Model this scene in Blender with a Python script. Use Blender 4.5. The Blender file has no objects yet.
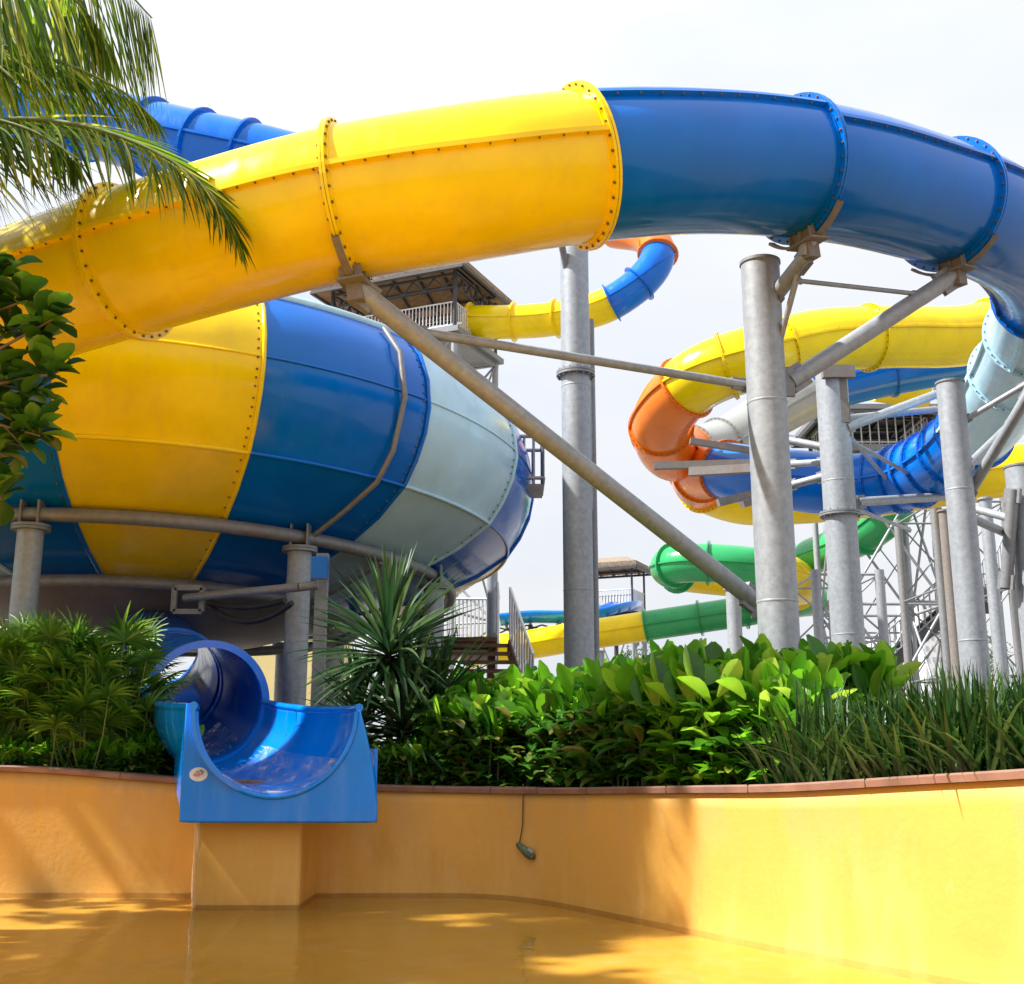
import bpy, math, random
from mathutils import Vector, Matrix
random.seed(11)
R = math.radians
sc = bpy.context.scene
COL = sc.collection
PI = math.pi
# ------------------------------------------------------------------ camera
F = 1151.0; PITCH = math.atan(.2284); CS, CC = math.sin(PITCH), math.cos(PITCH); H = 1.2
cam = bpy.data.cameras.new('camera'); co = bpy.data.objects.new('camera', cam); COL.objects.link(co)
co.location = (0, 0, H); co.rotation_euler = (PI/2 + PITCH, 0, 0)
cam.sensor_width = 36; cam.lens = 36*F/1024; cam.clip_end = 4000; cam.clip_start = .05
sc.camera = co
GZ = 1.0            # park ground level
def P(px, py, d):
    u = (px-512)/F*d; v = (492-py)/F*d
    return Vector((u, CC*d - CS*v, H + CS*d + CC*v))
def px_of(p):
    d = p.y*CC + (p.z-H)*CS
    return 512 + F*p.x/d, 492 - F*((p.z-H)*CC - p.y*CS)/d
V = Vector
Z = V((0, 0, 1))
# ------------------------------------------------------------------ sun, sky
SUN = V((-.64, -.085, .77)).normalized()
sun = bpy.data.lights.new('sun', 'SUN'); sun.energy = 5.0; sun.angle = R(1.3); sun.color = (1, .965, .91)
so = bpy.data.objects.new('sun', sun); COL.objects.link(so); so.rotation_euler = SUN.to_track_quat('Z', 'Y').to_euler()
so.location = (-20, 5, 30)
w = bpy.data.worlds.new('World'); sc.world = w; w.use_nodes = True
nt = w.node_tree; nt.nodes.clear()
def N(t, typ, **kw):
    n = t.nodes.new(typ)
    for k, v in kw.items():
        if k.startswith('i_'): n.inputs[k[2:].replace('_', ' ')].default_value = v
        else: setattr(n, k, v)
    return n
sky = N(nt, 'ShaderNodeTexSky', sky_type='NISHITA', sun_disc=False)
sky.sun_elevation = math.asin(SUN.z); sky.sun_rotation = math.atan2(SUN.x, SUN.y); sky.dust_density = 3.0
tc = N(nt, 'ShaderNodeTexCoord')
# thin bright cloud cover, brighter towards the zenith
sep = N(nt, 'ShaderNodeSeparateXYZ'); nt.links.new(tc.outputs['Generated'], sep.inputs[0])
mr = N(nt, 'ShaderNodeMapRange'); mr.inputs[1].default_value = 0; mr.inputs[2].default_value = 1
mr.inputs[3].default_value = 6.6; mr.inputs[4].default_value = 9.5; nt.links.new(sep.outputs[2], mr.inputs[0])
mp = N(nt, 'ShaderNodeMapping'); mp.inputs['Scale'].default_value = (1.2, 1.2, 3.5); nt.links.new(tc.outputs['Generated'], mp.inputs[0])
nz = N(nt, 'ShaderNodeTexNoise'); nz.inputs['Scale'].default_value = 1.6; nz.inputs['Detail'].default_value = 5
nt.links.new(mp.outputs[0], nz.inputs['Vector'])
cr = N(nt, 'ShaderNodeValToRGB'); cr.color_ramp.elements[0].position = .3; cr.color_ramp.elements[0].color = (.80, .86, 1.0, 1)
cr.color_ramp.elements[1].position = .62; cr.color_ramp.elements[1].color = (1, 1, 1.0, 1); nt.links.new(nz.outputs[0], cr.inputs[0])
vm = N(nt, 'ShaderNodeVectorMath', operation='SCALE'); nt.links.new(cr.outputs[0], vm.inputs[0]); nt.links.new(mr.outputs[0], vm.inputs['Scale'])
mx = N(nt, 'ShaderNodeMix', data_type='RGBA'); mx.inputs[0].default_value = .88
nt.links.new(sky.outputs[0], mx.inputs[6]); nt.links.new(vm.outputs[0], mx.inputs[7])
bg = N(nt, 'ShaderNodeBackground'); bg.inputs[1].default_value = .075
nt.links.new(mx.outputs[2], bg.inputs[0])
ow = N(nt, 'ShaderNodeOutputWorld'); nt.links.new(bg.outputs[0], ow.inputs[0])
sc.view_settings.view_transform = 'Standard'; sc.view_settings.look = 'None'; sc.view_settings.gamma = 1
sc.view_settings.exposure = .93
sc.view_settings.use_curve_mapping = False
sc.cycles.use_denoising = True
sc.cycles.max_bounces = 8; sc.cycles.transparent_max_bounces = 12
sc.cycles.caustics_reflective = False; sc.cycles.caustics_refractive = False

# ------------------------------------------------------------------ materials
def newmat(name):
    m = bpy.data.materials.new(name); m.use_nodes = True
    t = m.node_tree; b = t.nodes['Principled BSDF']
    return m, t, b
def noise(t, scale, detail=4, rough=.55, stretch=None, coord='Object'):
    tcn = N(t, 'ShaderNodeTexCoord')
    n = N(t, 'ShaderNodeTexNoise'); n.inputs['Scale'].default_value = scale; n.inputs['Detail'].default_value = detail; n.inputs['Roughness'].default_value = rough
    if stretch:
        m = N(t, 'ShaderNodeMapping'); m.inputs['Scale'].default_value = stretch
        t.links.new(tcn.outputs[coord], m.inputs[0]); t.links.new(m.outputs[0], n.inputs['Vector'])
    else: t.links.new(tcn.outputs[coord], n.inputs['Vector'])
    return n
def ramp(t, src, stops):
    c = N(t, 'ShaderNodeValToRGB'); e = c.color_ramp.elements
    while len(e) < len(stops): e.new(.5)
    for el, (p, col) in zip(e, stops): el.position = p; el.color = (*col, 1) if len(col) == 3 else col
    t.links.new(src, c.inputs[0]); return c
def mixc(t, fac, a, b):
    m = N(t, 'ShaderNodeMix', data_type='RGBA')
    for s, i in ((fac, 0), (a, 6), (b, 7)):
        if hasattr(s, 'links'): t.links.new(s, m.inputs[i])
        else: m.inputs[i].default_value = s if i == 0 else (*s, 1)
    return m.outputs[2]
def bump(t, b, src, strength, dist=.02):
    bn = N(t, 'ShaderNodeBump'); bn.inputs['Strength'].default_value = strength; bn.inputs['Distance'].default_value = dist
    t.links.new(src, bn.inputs['Height']); t.links.new(bn.outputs[0], b.inputs['Normal'])
def sc3(c, k): return tuple(min(1, x*k) for x in c)
def paint(name, rgb, rough=.16, dirt=.35, dirtcol=(.16, .12, .08), coat=.12):
    m, t, b = newmat(name)
    n1 = noise(t, 1.3, 5); n2 = noise(t, 6, 6, .6, (1, 1, .18)); n3 = noise(t, .9, 2)
    c1 = ramp(t, n1.outputs[0], [(.3, sc3(rgb, .86)), (.7, sc3(rgb, 1.06))])
    d = ramp(t, n2.outputs[0], [(.52, (0, 0, 0)), (.82, (dirt,)*3)])
    t.links.new(mixc(t, d.outputs[0], c1.outputs[0], dirtcol), b.inputs['Base Color'])
    rr = ramp(t, n2.outputs[0], [(.35, (rough,)*3), (.8, (min(1, rough+.22),)*3)])
    t.links.new(rr.outputs[0], b.inputs['Roughness'])
    b.inputs['Coat Weight'].default_value = coat; b.inputs['Coat Roughness'].default_value = .05; b.inputs['Specular IOR Level'].default_value = .32
    bump(t, b, n3.outputs[0], .22, .06)
    return m
YEL = (.95, .69, .0); BLU = (.0, .150, .64); LBL = (.50, .76, .90); ORA = (.85, .20, .012); GRN = (.03, .36, .12)
M = {}
M['yellow'] = paint('yellow_fibreglass', YEL, dirt=.3, dirtcol=(.62, .40, .06))
M['blue'] = paint('blue_fibreglass', BLU, dirt=.22, dirtcol=(.02, .20, .50), rough=.10)
M['light_blue'] = paint('pale_blue_fibreglass', LBL, dirt=.35, dirtcol=(.3, .3, .28))
M['pale_grey'] = paint('pale_grey_fibreglass', (.36, .38, .37), dirt=.4, dirtcol=(.3, .29, .26))
M['orange'] = paint('orange_fibreglass', ORA, dirt=.2)
M['green'] = paint('green_fibreglass', GRN, dirt=.15)
M['chute_blue'] = paint('chute_blue_fibreglass', (.0, .24, .92), dirt=.14, dirtcol=(.45, .6, .72), rough=.12, coat=.3)
def steel(name, rgb, metal=.25, rough=.5, rust=.0):
    m, t, b = newmat(name)
    n1 = noise(t, 14, 6, .65); n2 = noise(t, 2.2, 5, .6, (1, 1, .35)); n3 = noise(t, 60, 3)
    c = ramp(t, n1.outputs[0], [(.3, sc3(rgb, .78)), (.72, sc3(rgb, 1.15))])
    d = ramp(t, n2.outputs[0], [(.5-.3*rust, (0, 0, 0)), (.8-.3*rust, (.5+.5*rust,)*3)])
    t.links.new(mixc(t, d.outputs[0], c.outputs[0], (.19, .13, .10) if rust else sc3(rgb, .6)), b.inputs['Base Color'])
    base = b.inputs['Base Color'].links[0].from_socket
    n4 = noise(t, 3.2, 7, .7, (1, 1, .12)); rm = ramp(t, n4.outputs[0], [(.58, (0, 0, 0)), (.78, (.34,)*3)])
    t.links.new(mixc(t, rm.outputs[0], base, (.22, .15, .10)), b.inputs['Base Color'])
    b.inputs['Metallic'].default_value = metal; b.inputs['Roughness'].default_value = rough
    bump(t, b, n3.outputs[0], .08, .01)
    return m
M['steel'] = steel('galvanised_steel', (.335, .36, .39))
M['steel_dark'] = steel('weathered_steel', (.235, .245, .26), rust=.04)
M['rust'] = steel('rusty_steel', (.22, .20, .185), .1, .75, rust=.22)
M['white_steel'] = steel('white_painted_steel', (.72, .73, .74), 0, .4)
M['dark'] = steel('dark_painted_steel', (.05, .052, .058), 0, .5)
M['bolt'] = steel('bolt_steel', (.17, .12, .07), .3, .5)
def simple(name, rgb, rough=.7, sc_=4, var=.25, bstr=.15):
    m, t, b = newmat(name); n = noise(t, sc_, 6, .6)
    c = ramp(t, n.outputs[0], [(.3, sc3(rgb, 1-var)), (.72, sc3(rgb, 1+var))]); t.links.new(c.outputs[0], b.inputs['Base Color'])
    b.inputs['Roughness'].default_value = rough; bump(t, b, n.outputs[0], bstr, .03)
    return m
M['soil'] = simple('dark_soil', (.045, .032, .022), .95, 9, .5, .5)
M['paving'] = simple('grey_paving', (.24, .22, .20), .85, 2)
M['cream'] = simple('cream_render', (.80, .66, .30), .8, 1, .08)
M['white'] = simple('white_render', (.76, .76, .75), .8, 1, .08)
M['wood'] = simple('brown_timber', (.17, .085, .05), .75, 7, .4)
M['thatch'] = simple('grey_thatch', (.24, .19, .14), .95, 10, .45, .6)
M['thatch_under'] = simple('woven_ceiling', (.42, .25, .12), .9, 8, .3)
M['trunk'] = simple('grey_bark', (.17, .13, .095), .9, 8, .4, .6)
M['stem'] = simple('green_stem', (.12, .17, .04), .7, 8, .3)
M['rope'] = simple('dark_cord', (.14, .10, .05), .9, 8)
M['float'] = simple('dull_green_plastic', (.10, .14, .08), .5, 14, .5)
M['black'] = simple('black_rubber', (.02, .02, .022), .6, 8)
# pool wall paint: yellow with chalky bloom and dirty runs
def pool_paint(name, base, floor=False):
    m, t, b = newmat(name)
    n1 = noise(t, 1.1, 7, .62); n2 = noise(t, 3.5, 6, .62, (1, 1, .22)); n3 = noise(t, 22, 5, .6); n4 = noise(t, .55, 3)
    c = ramp(t, n1.outputs[0], [(.28, sc3(base, .84)), (.5, base), (.75, sc3(base, 1.12))])
    chalk = ramp(t, n2.outputs[0], [(.46, (0, 0, 0)), (.74, (.7,)*3)])
    c2 = mixc(t, chalk.outputs[0], c.outputs[0], (.82, .52, .17))
    blotch = ramp(t, n4.outputs[0], [(.45, (0, 0, 0)), (.72, (.5,)*3)])
    c3 = mixc(t, blotch.outputs[0], c2, sc3(base, .78))
    if not floor:
        n5 = noise(t, 1.7, 8, .72); pt_ = ramp(t, n5.outputs[0], [(.62, (0, 0, 0)), (.66, (.35,)*3)]); c3 = mixc(t, pt_.outputs[0], c3, (.80, .50, .20))
        tcn = N(t, 'ShaderNodeTexCoord'); s = N(t, 'ShaderNodeSeparateXYZ'); t.links.new(tcn.outputs['Object'], s.inputs[0])
        ad = N(t, 'ShaderNodeMath', operation='MULTIPLY_ADD'); ad.inputs[1].default_value = .16; t.links.new(n2.outputs[0], ad.inputs[0]); t.links.new(s.outputs[2], ad.inputs[2])
        tide = ramp(t, ad.outputs[0], [(.085, (.9,)*3), (.115, (.45,)*3), (.15, (.2,)*3), (.25, (0, 0, 0))])
        c3 = mixc(t, tide.outputs[0], c3, (.32, .16, .035))
        topd = ramp(t, s.outputs[2], [(.45, (0, 0, 0)), (.98, (.6,)*3)])
        run = ramp(t, n2.outputs[0], [(.45, (0, 0, 0)), (.7, (1,)*3)])
        mm = N(t, 'ShaderNodeMath', operation='MULTIPLY'); t.links.new(topd.outputs[0], mm.inputs[0]); t.links.new(run.outputs[0], mm.inputs[1])
        c3 = mixc(t, mm.outputs[0], c3, (.45, .24, .09))
    t.links.new(c3, b.inputs['Base Color']); b.inputs['Roughness'].default_value = .62
    bump(t, b, n3.outputs[0], .25, .012)
    return m
M['pool_wall'] = pool_paint('yellow_pool_paint', (.72, .39, .072))
M['pool_floor'] = pool_paint('yellow_floor_paint', (.84, .45, .045), True)
m, t, b = newmat('terracotta_coping'); M['coping'] = m
n1 = noise(t, 3, 6); n2 = noise(t, 30, 4)
t.links.new(ramp(t, n1.outputs[0], [(.3, (.17, .085, .06)), (.7, (.32, .17, .12))]).outputs[0], b.inputs['Base Color']); b.inputs['Roughness'].default_value = .75
bump(t, b, n2.outputs[0], .3, .01)
# shallow water: clear film with fresnel mirror and small ripples
m, t, b = newmat('shallow_water'); M['water'] = m
t.nodes.remove(b)
tr = N(t, 'ShaderNodeBsdfTransparent'); tr.inputs[0].default_value = (.97, .95, .90, 1)
gl = N(t, 'ShaderNodeBsdfGlossy'); gl.inputs['Roughness'].default_value = .03
fr = N(t, 'ShaderNodeFresnel'); fr.inputs[0].default_value = 1.33
ms = N(t, 'ShaderNodeMixShader')
n1 = noise(t, 2.2, 3, .5, (1, .5, 1)); n2 = noise(t, 9, 2, .5, (1, .45, 1))
ad = N(t, 'ShaderNodeMath', operation='MULTIPLY_ADD'); ad.inputs[1].default_value = .3; t.links.new(n2.outputs[0], ad.inputs[0]); t.links.new(n1.outputs[0], ad.inputs[2])
bn = N(t, 'ShaderNodeBump'); bn.inputs['Strength'].default_value = .34; bn.inputs['Distance'].default_value = .02
t.links.new(ad.outputs[0], bn.inputs['Height']); t.links.new(bn.outputs[0], fr.inputs['Normal']); t.links.new(bn.outputs[0], gl.inputs['Normal'])
t.links.new(fr.outputs[0], ms.inputs[0]); t.links.new(tr.outputs[0], ms.inputs[1]); t.links.new(gl.outputs[0], ms.inputs[2])
t.links.new(ms.outputs[0], t.nodes['Material Output'].inputs[0])
m, t, b = newmat('falling_water'); M['fall'] = m
b.inputs['Base Color'].default_value = (.95, .85, .6, 1); b.inputs['Roughness'].default_value = .08; b.inputs['Transmission Weight'].default_value = .75; b.inputs['IOR'].default_value = 1.33
def foliage(name, cols, trans=.35, rough=.35):
    m, t, b = newmat(name)
    g = N(t, 'ShaderNodeNewGeometry')
    n = noise(t, 9, 3)
    mm = N(t, 'ShaderNodeMath', operation='MULTIPLY_ADD'); mm.inputs[1].default_value = .35
    t.links.new(n.outputs[0], mm.inputs[0]); t.links.new(g.outputs['Random Per Island'], mm.inputs[2])
    sb = N(t, 'ShaderNodeMath', operation='SUBTRACT'); sb.inputs[1].default_value = .17; t.links.new(mm.outputs[0], sb.inputs[0])
    k = len(cols)
    c = ramp(t, sb.outputs[0], [(i/(k-1), cc) for i, cc in enumerate(cols)])
    t.links.new(c.outputs[0], b.inputs['Base Color']); b.inputs['Roughness'].default_value = rough
    tl = N(t, 'ShaderNodeBsdfTranslucent')
    hs = N(t, 'ShaderNodeHueSaturation'); hs.inputs['Hue'].default_value = .485; hs.inputs['Value'].default_value = 2.2; t.links.new(c.outputs[0], hs.inputs['Color']); t.links.new(hs.outputs[0], tl.inputs[0])
    ms = N(t, 'ShaderNodeMixShader'); ms.inputs[0].default_value = trans
    t.links.new(b.outputs[0], ms.inputs[1]); t.links.new(tl.outputs[0], ms.inputs[2])
    t.links.new(ms.outputs[0], t.nodes['Material Output'].inputs[0])
    return m
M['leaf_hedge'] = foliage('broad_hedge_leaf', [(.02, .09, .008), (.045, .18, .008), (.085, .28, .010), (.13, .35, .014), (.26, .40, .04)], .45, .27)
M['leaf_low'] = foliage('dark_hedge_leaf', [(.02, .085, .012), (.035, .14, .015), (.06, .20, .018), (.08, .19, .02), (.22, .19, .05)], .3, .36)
M['leaf_grass'] = foliage('strap_grass_leaf', [(.010, .040, .008), (.016, .062, .010), (.025, .088, .012), (.08, .13, .03)], .22, .38)
M['leaf_sword'] = foliage('sword_leaf', [(.014, .045, .02), (.022, .07, .025), (.04, .10, .03), (.09, .16, .06)], .2, .36)
M['leaf_fan'] = foliage('fan_palm_leaf', [(.02, .08, .008), (.04, .13, .01), (.07, .18, .014), (.16, .27, .03)], .35, .4)
M['leaf_frond'] = foliage('palm_leaflet', [(.03, .075, .006), (.06, .13, .008), (.12, .21, .012), (.34, .33, .05)], .48, .42)
M['leaf_tree'] = foliage('glossy_tree_leaf', [(.012, .045, .008), (.022, .08, .010), (.05, .15, .014), (.12, .28, .02)], .35, .25)
M['leaf_far'] = foliage('far_tree_leaf', [(.04, .08, .03), (.06, .11, .04), (.09, .15, .05)], .2, .6)

# ------------------------------------------------------------------ mesh tools
class MB:
    def __init__(s): s.v = []; s.f = []; s.sm = []; s.mi = []; s.cur = 0
    def add(s, vs, fs, smooth=False):
        o = len(s.v); s.v += [V(x) for x in vs]
        for f in fs: s.f.append([i+o for i in f]); s.sm.append(smooth); s.mi.append(s.cur)
    def box(s, c, sx, sy, sz, rot=None):
        vs = [V((x*sx/2, y*sy/2, z*sz/2)) for x in (-1, 1) for y in (-1, 1) for z in (-1, 1)]
        if rot is not None: vs = [rot @ q for q in vs]
        s.add([q+V(c) for q in vs], [(0, 1, 3, 2), (4, 6, 7, 5), (0, 4, 5, 1), (2, 3, 7, 6), (0, 2, 6, 4), (1, 5, 7, 3)])
    def bar(s, a, b, wd, ht=None):   # square bar
        a, b = V(a), V(b); ht = ht or wd
        rot = (b-a).to_track_quat('X', 'Z').to_matrix()
        s.box((a+b)/2, (b-a).length, wd, ht, rot)
    def pipe(s, pts, r, n=14, caps=True, closed=False):
        pts = [V(q) for q in pts]; k = len(pts)
        rs = r if isinstance(r, (list, tuple)) else [r]*k
        vs = []; fs = []
        prev = None
        for i, q in enumerate(pts):
            if closed: t = (pts[(i+1) % k]-pts[i-1]).normalized()
            else: t = (pts[min(i+1, k-1)]-pts[max(i-1, 0)]).normalized()
            ref = Z if abs(t.z) < .95 else V((0, 1, 0))
            if prev is not None:
                a = (prev - t*prev.dot(t)).normalized()
            else: a = t.cross(ref).normalized()
            prev = a; bb = t.cross(a)
            for j in range(n):
                an = 2*PI*j/n; vs.append(q + a*math.cos(an)*rs[i] + bb*math.sin(an)*rs[i])
        m = k if closed else k-1
        for i in range(m):
            for j in range(n):
                i2 = (i+1) % k
                fs.append((i*n+j, i*n+(j+1) % n, i2*n+(j+1) % n, i2*n+j))
        s.add(vs, fs, True)
        if caps and not closed:
            s.add(vs[:n], [tuple(range(n-1, -1, -1))]); s.add(vs[-n:], [tuple(range(n))])
    def annulus(s, c, t, r0, r1, th, n=40):   # flat ring of thickness th, axis t
        c = V(c); t = V(t).normalized(); ref = Z if abs(t.z) < .95 else V((0, 1, 0))
        a = t.cross(ref).normalized(); bb = t.cross(a); vs = []; fs = []
        for j in range(n):
            dv = a*math.cos(2*PI*j/n)+bb*math.sin(2*PI*j/n)
            vs += [c+dv*r0-t*th/2, c+dv*r1-t*th/2, c+dv*r1+t*th/2, c+dv*r0+t*th/2]
        for j in range(n):
            o, q = 4*j, 4*((j+1) % n)
            for e in range(4): fs.append((o+e, o+(e+1) % 4, q+(e+1) % 4, q+e))
        s.add(vs, fs)
    def ball(s, c, r, n=8, sz=1):
        vs = []; fs = []
        for i in range(n//2+1):
            ph = PI*i/(n//2)
            for j in range(n): vs.append(V(c)+V((r*math.sin(ph)*math.cos(2*PI*j/n), r*math.sin(ph)*math.sin(2*PI*j/n), r*sz*math.cos(ph))))
        for i in range(n//2):
            for j in range(n): fs.append((i*n+j, (i+1)*n+j, (i+1)*n+(j+1) % n, i*n+(j+1) % n))
        s.add(vs, fs, True)
    def leaf(s, base, dr, up, L, W, droop=.3, seg=4, prof=None, fold=.15, tip=.0):
        dr = V(dr).normalized(); side = dr.cross(V(up))
        if side.length < 1e-3: side = dr.cross(V((1, 0, 0)))
        side.normalize(); nrm = side.cross(dr)
        p = V(base); vs = []; fs = []; d = dr.copy(); step = L/seg
        for i in range(seg+1):
            tt = i/seg; wd = W*(prof(tt) if prof else math.sin(PI*min(.98, max(.03, tt*.9+.05))))/2
            vs += [p - side*wd + nrm*wd*fold*2, p, p + side*wd + nrm*wd*fold*2]
            d = (d + V((0, 0, -1))*droop/seg*(.4+1.2*tt)).normalized()
            p = p + d*step
        for i in range(seg):
            o = 3*i; fs += [(o, o+1, o+4, o+3), (o+1, o+2, o+5, o+4)]
        s.add(vs, fs, True)
    def build(s, name, mat, parent=None):
        o0 = parent_origin(parent)
        me = bpy.data.meshes.new(name); me.from_pydata([q-o0 for q in s.v], [], s.f); me.update()
        me.polygons.foreach_set('use_smooth', s.sm)
        for q in (mat if isinstance(mat, (list, tuple)) else [mat]): me.materials.append(M[q] if isinstance(q, str) else q)
        if s.cur: me.polygons.foreach_set('material_index', s.mi)
        o = bpy.data.objects.new(name, me); COL.objects.link(o)
        if parent is not None: o.parent = parent
        return o
def parent_origin(p):
    o = V((0, 0, 0))
    while p is not None: o = o + p.location; p = p.parent
    return o
def thing(name, label, cat, loc=(0, 0, 0), group=None):
    o = bpy.data.objects.new(name, None); COL.objects.link(o); o.location = loc; o.empty_display_size = .2
    return tag(o, label, cat, group)
def tag(o, label, cat, group=None):
    o['label'] = label; o['category'] = cat
    if group: o['group'] = group
    return o
def struct(o, kind='structure'): o['kind'] = kind; return o
def rebase(o, base):      # move a lone mesh's origin to its base
    base = V(base)
    for q in o.data.vertices: q.co -= base
    o.location = base; return o
def copy_tree(o, parent=None):
    c = o.copy(); COL.objects.link(c)
    if parent is not None: c.parent = parent
    for ch in list(o.children): copy_tree(ch, c)
    return c
def catmull(pts, t):      # t in control index units
    n = len(pts); i = max(0, min(n-2, int(math.floor(t)))); f = t-i
    p0 = pts[i-1] if i > 0 else pts[0]*2-pts[1]; p1, p2 = pts[i], pts[i+1]; p3 = pts[i+2] if i+2 < n else pts[-1]*2-pts[-2]
    return .5*((2*p1)+(p2-p0)*f+(2*p0-5*p1+4*p2-p3)*f*f+(3*p1-p0-3*p2+p3)*f**3)
def frame(pts, t):
    e = .02; a = catmull(pts, max(0, t-e)); b_ = catmull(pts, min(len(pts)-1, t+e))
    tn = (b_-a).normalized(); sd = tn.cross(Z).normalized(); return catmull(pts, t), tn, sd, sd.cross(tn)

# ------------------------------------------------------------------ tube slides
def tube_section(pts, t0, t1, r, col, root, n=48, seam=0., per=14, flange0=True, flange1=False, fw=.068, bolts=True, seams=True, mat_flange=None, thick=.02, step_r=0):
    mb = MB(); k = max(3, int((t1-t0)*per)); vs = []; fs = []
    for i in range(k+1):
        c, tn, sd, up = frame(pts, t0+(t1-t0)*i/k)
        for j in range(n):
            a = 2*PI*j/n; vs.append(c+sd*math.cos(a)*r+up*math.sin(a)*r)
    for i in range(k):
        for j in range(n): fs.append((i*n+j, (i+1)*n+j, (i+1)*n+(j+1) % n, i*n+(j+1) % n))
    mb.add(vs, fs, True)
    # inner skin
    vi = []
    for i in range(k+1):
        c, tn, sd, up = frame(pts, t0+(t1-t0)*i/k)
        for j in range(n):
            a = 2*PI*j/n; vi.append(c+sd*math.cos(a)*(r-thick)+up*math.sin(a)*(r-thick))
    mb.add(vi, [tuple(reversed(f)) for f in fs], True)
    s = mb.build('tube_section', col, root)
    if seams:   # the lip where the two half shells are bolted together
        sm = MB(); bl = []
        for sgn in (0, 1):
            an = seam + PI*sgn
            vv = []; ff = []
            for i in range(k+1):
                c, tn, sd, up = frame(pts, t0+(t1-t0)*i/k)
                rd = sd*math.cos(an)+up*math.sin(an); tg = up*math.cos(an)-sd*math.sin(an)
                for (x, y) in ((-.005, .022), (.05, .022), (.05, -.022), (-.005, -.022)): vv.append(c+rd*(r+x)+tg*y)
                if bolts and i % 2 == 0 and i < k:
                    bl.append(c+rd*(r+.026)+tg*(-.026))
            for i in range(k):
                for e in range(4):
                    ff.append((i*4+e, (i+1)*4+e, (i+1)*4+(e+1) % 4, i*4+(e+1) % 4))
            sm.add(vv, ff)
        if bl:
            sm.cur = 1
            for q in bl: sm.box(q, .016, .016, .016)
        sm.build('seam', [col, 'bolt'] if bl else col, s)
    for fl, tt in ((flange0, t0), (flange1, t1)):
        if not fl: continue
        c, tn, sd, up = frame(pts, tt); fm = MB()
        fm.annulus(c+tn*.014, tn, r-.01, r+fw, .022, n); fm.annulus(c-tn*.014, tn, r-.01, r+fw-.004, .022, n)
        fm.annulus(c, tn, r-.01, r+.018, .09, n)
        if bolts:
            bm = fm; bm.cur = 1; nb = 34
            for j in range(nb):
                a = 2*PI*(j+.5)/nb; dv = sd*math.cos(a)+up*math.sin(a)
                for sg in (-1, 1):
                    bm.pipe([c+dv*(r+fw*.55)+tn*sg*.02, c+dv*(r+fw*.55)+tn*sg*.04], .012, 6)
        fm.build('flange', [mat_flange or col, 'bolt'] if bolts else (mat_flange or col), s)
    return s
def tube_slide(name, label, ctrl, secs, r, group=None, **kw):
    pts = [P(*c) for c in ctrl]
    root = thing(name, label, 'water slide', pts[0], group)
    for i, sct in enumerate(secs):
        kk = dict(kw); kk.update(sct[3] if len(sct) > 3 else {})
        tube_section(pts, sct[0], sct[1], r, sct[2], root, **kk)
    return root, pts

A_ctrl = [(-150, 352, 11.4), (-50, 322, 10.9), (42, 291, 10.55), (118, 266, 10.2), (226, 234, 9.9), (335, 206, 9.72), (465, 184, 9.66), (597, 166, 9.95),
          (720, 163, 10.6), (832, 175, 11.2), (910, 194, 11.8), (980, 217, 12.5), (1032, 250, 13.6), (1048, 290, 15.0), (1035, 332, 16.5), (1015, 372, 18.0), (982, 424, 20.0),
          (945, 458, 21.6), (902, 478, 22.7), (850, 485, 23.4), (790, 480, 24), (750, 475, 24.8), (714, 470, 26.2), (698, 477, 27.8), (708, 488, 29), (748, 500, 29.4), (815, 498, 29.4), (880, 491, 29.2), (950, 480, 29), (1030, 468, 29), (1120, 462, 30)]
A_r = .64; J1, J2, J3, J4, J5 = 3.12, 5.1, 6.88, 8.65, 10.5
A_secs = [(0, 1.5, 'yellow'), (1.5, J1, 'yellow'), (J1, J2, 'yellow'), (J2, J3, 'yellow', dict(seam=0)), (J3, J4, 'blue', dict(seam=.62, mat_flange='yellow')), (J4, J5, 'blue', dict(seam=.36)), (J5, 13, 'blue', dict(seam=.34)),
          (13, 14, 'light_blue', dict(seam=1, mat_flange='blue')), (14, 15, 'light_blue'), (15, 16.2, 'light_blue'), (16.2, 16.8, 'blue'), (16.8, 17.3, 'blue'), (17.3, 17.7, 'blue'), (17.7, 18.1, 'blue'), (18.1, 18.6, 'blue'), (18.6, 19.3, 'blue'), (19.3, 20.3, 'blue'), (20.3, 21.6, 'blue'),
          (21.6, 22.6, 'orange'), (22.6, 23.8, 'orange'), (23.8, 25.2, 'yellow'), (25.2, 26.6, 'yellow'), (26.6, 28, 'yellow'), (28, 30, 'yellow')]
slideA, A_pts = tube_slide('tube_slide', 'large closed tube slide arching across the foreground, yellow then blue, coiling down at right', A_ctrl, A_secs, A_r)
B_ctrl = [(1080, 300, 27), (1020, 322, 25.5), (960, 336, 24.6), (890, 337, 24), (820, 341, 23.5), (760, 356, 23.2), (708, 374, 23.4), (676, 398, 24), (661, 427, 25), (672, 453, 26.6), (704, 451, 28), (735, 438, 28.8), (778, 410, 29.6), (830, 386, 30.2), (890, 371, 30.4), (950, 360, 30.2), (1030, 345, 29.8)]
B_secs = [(0, 1.5, 'blue'), (1.5, 3.3, 'yellow'), (3.3, 4.6, 'yellow'), (4.6, 5.6, 'yellow'), (5.6, 6.6, 'yellow'), (6.6, 8, 'orange'), (8, 9.6, 'orange'), (9.6, 10.6, 'pale_grey'), (10.6, 12.6, 'pale_grey'), (12.6, 14, 'blue'), (14, 16, 'blue')]
slideB, B_pts = tube_slide('tube_slide', 'coiled closed tube slide behind the grey columns with a yellow upper arc and orange bend', B_ctrl, B_secs, .65, n=36, per=10)
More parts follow.
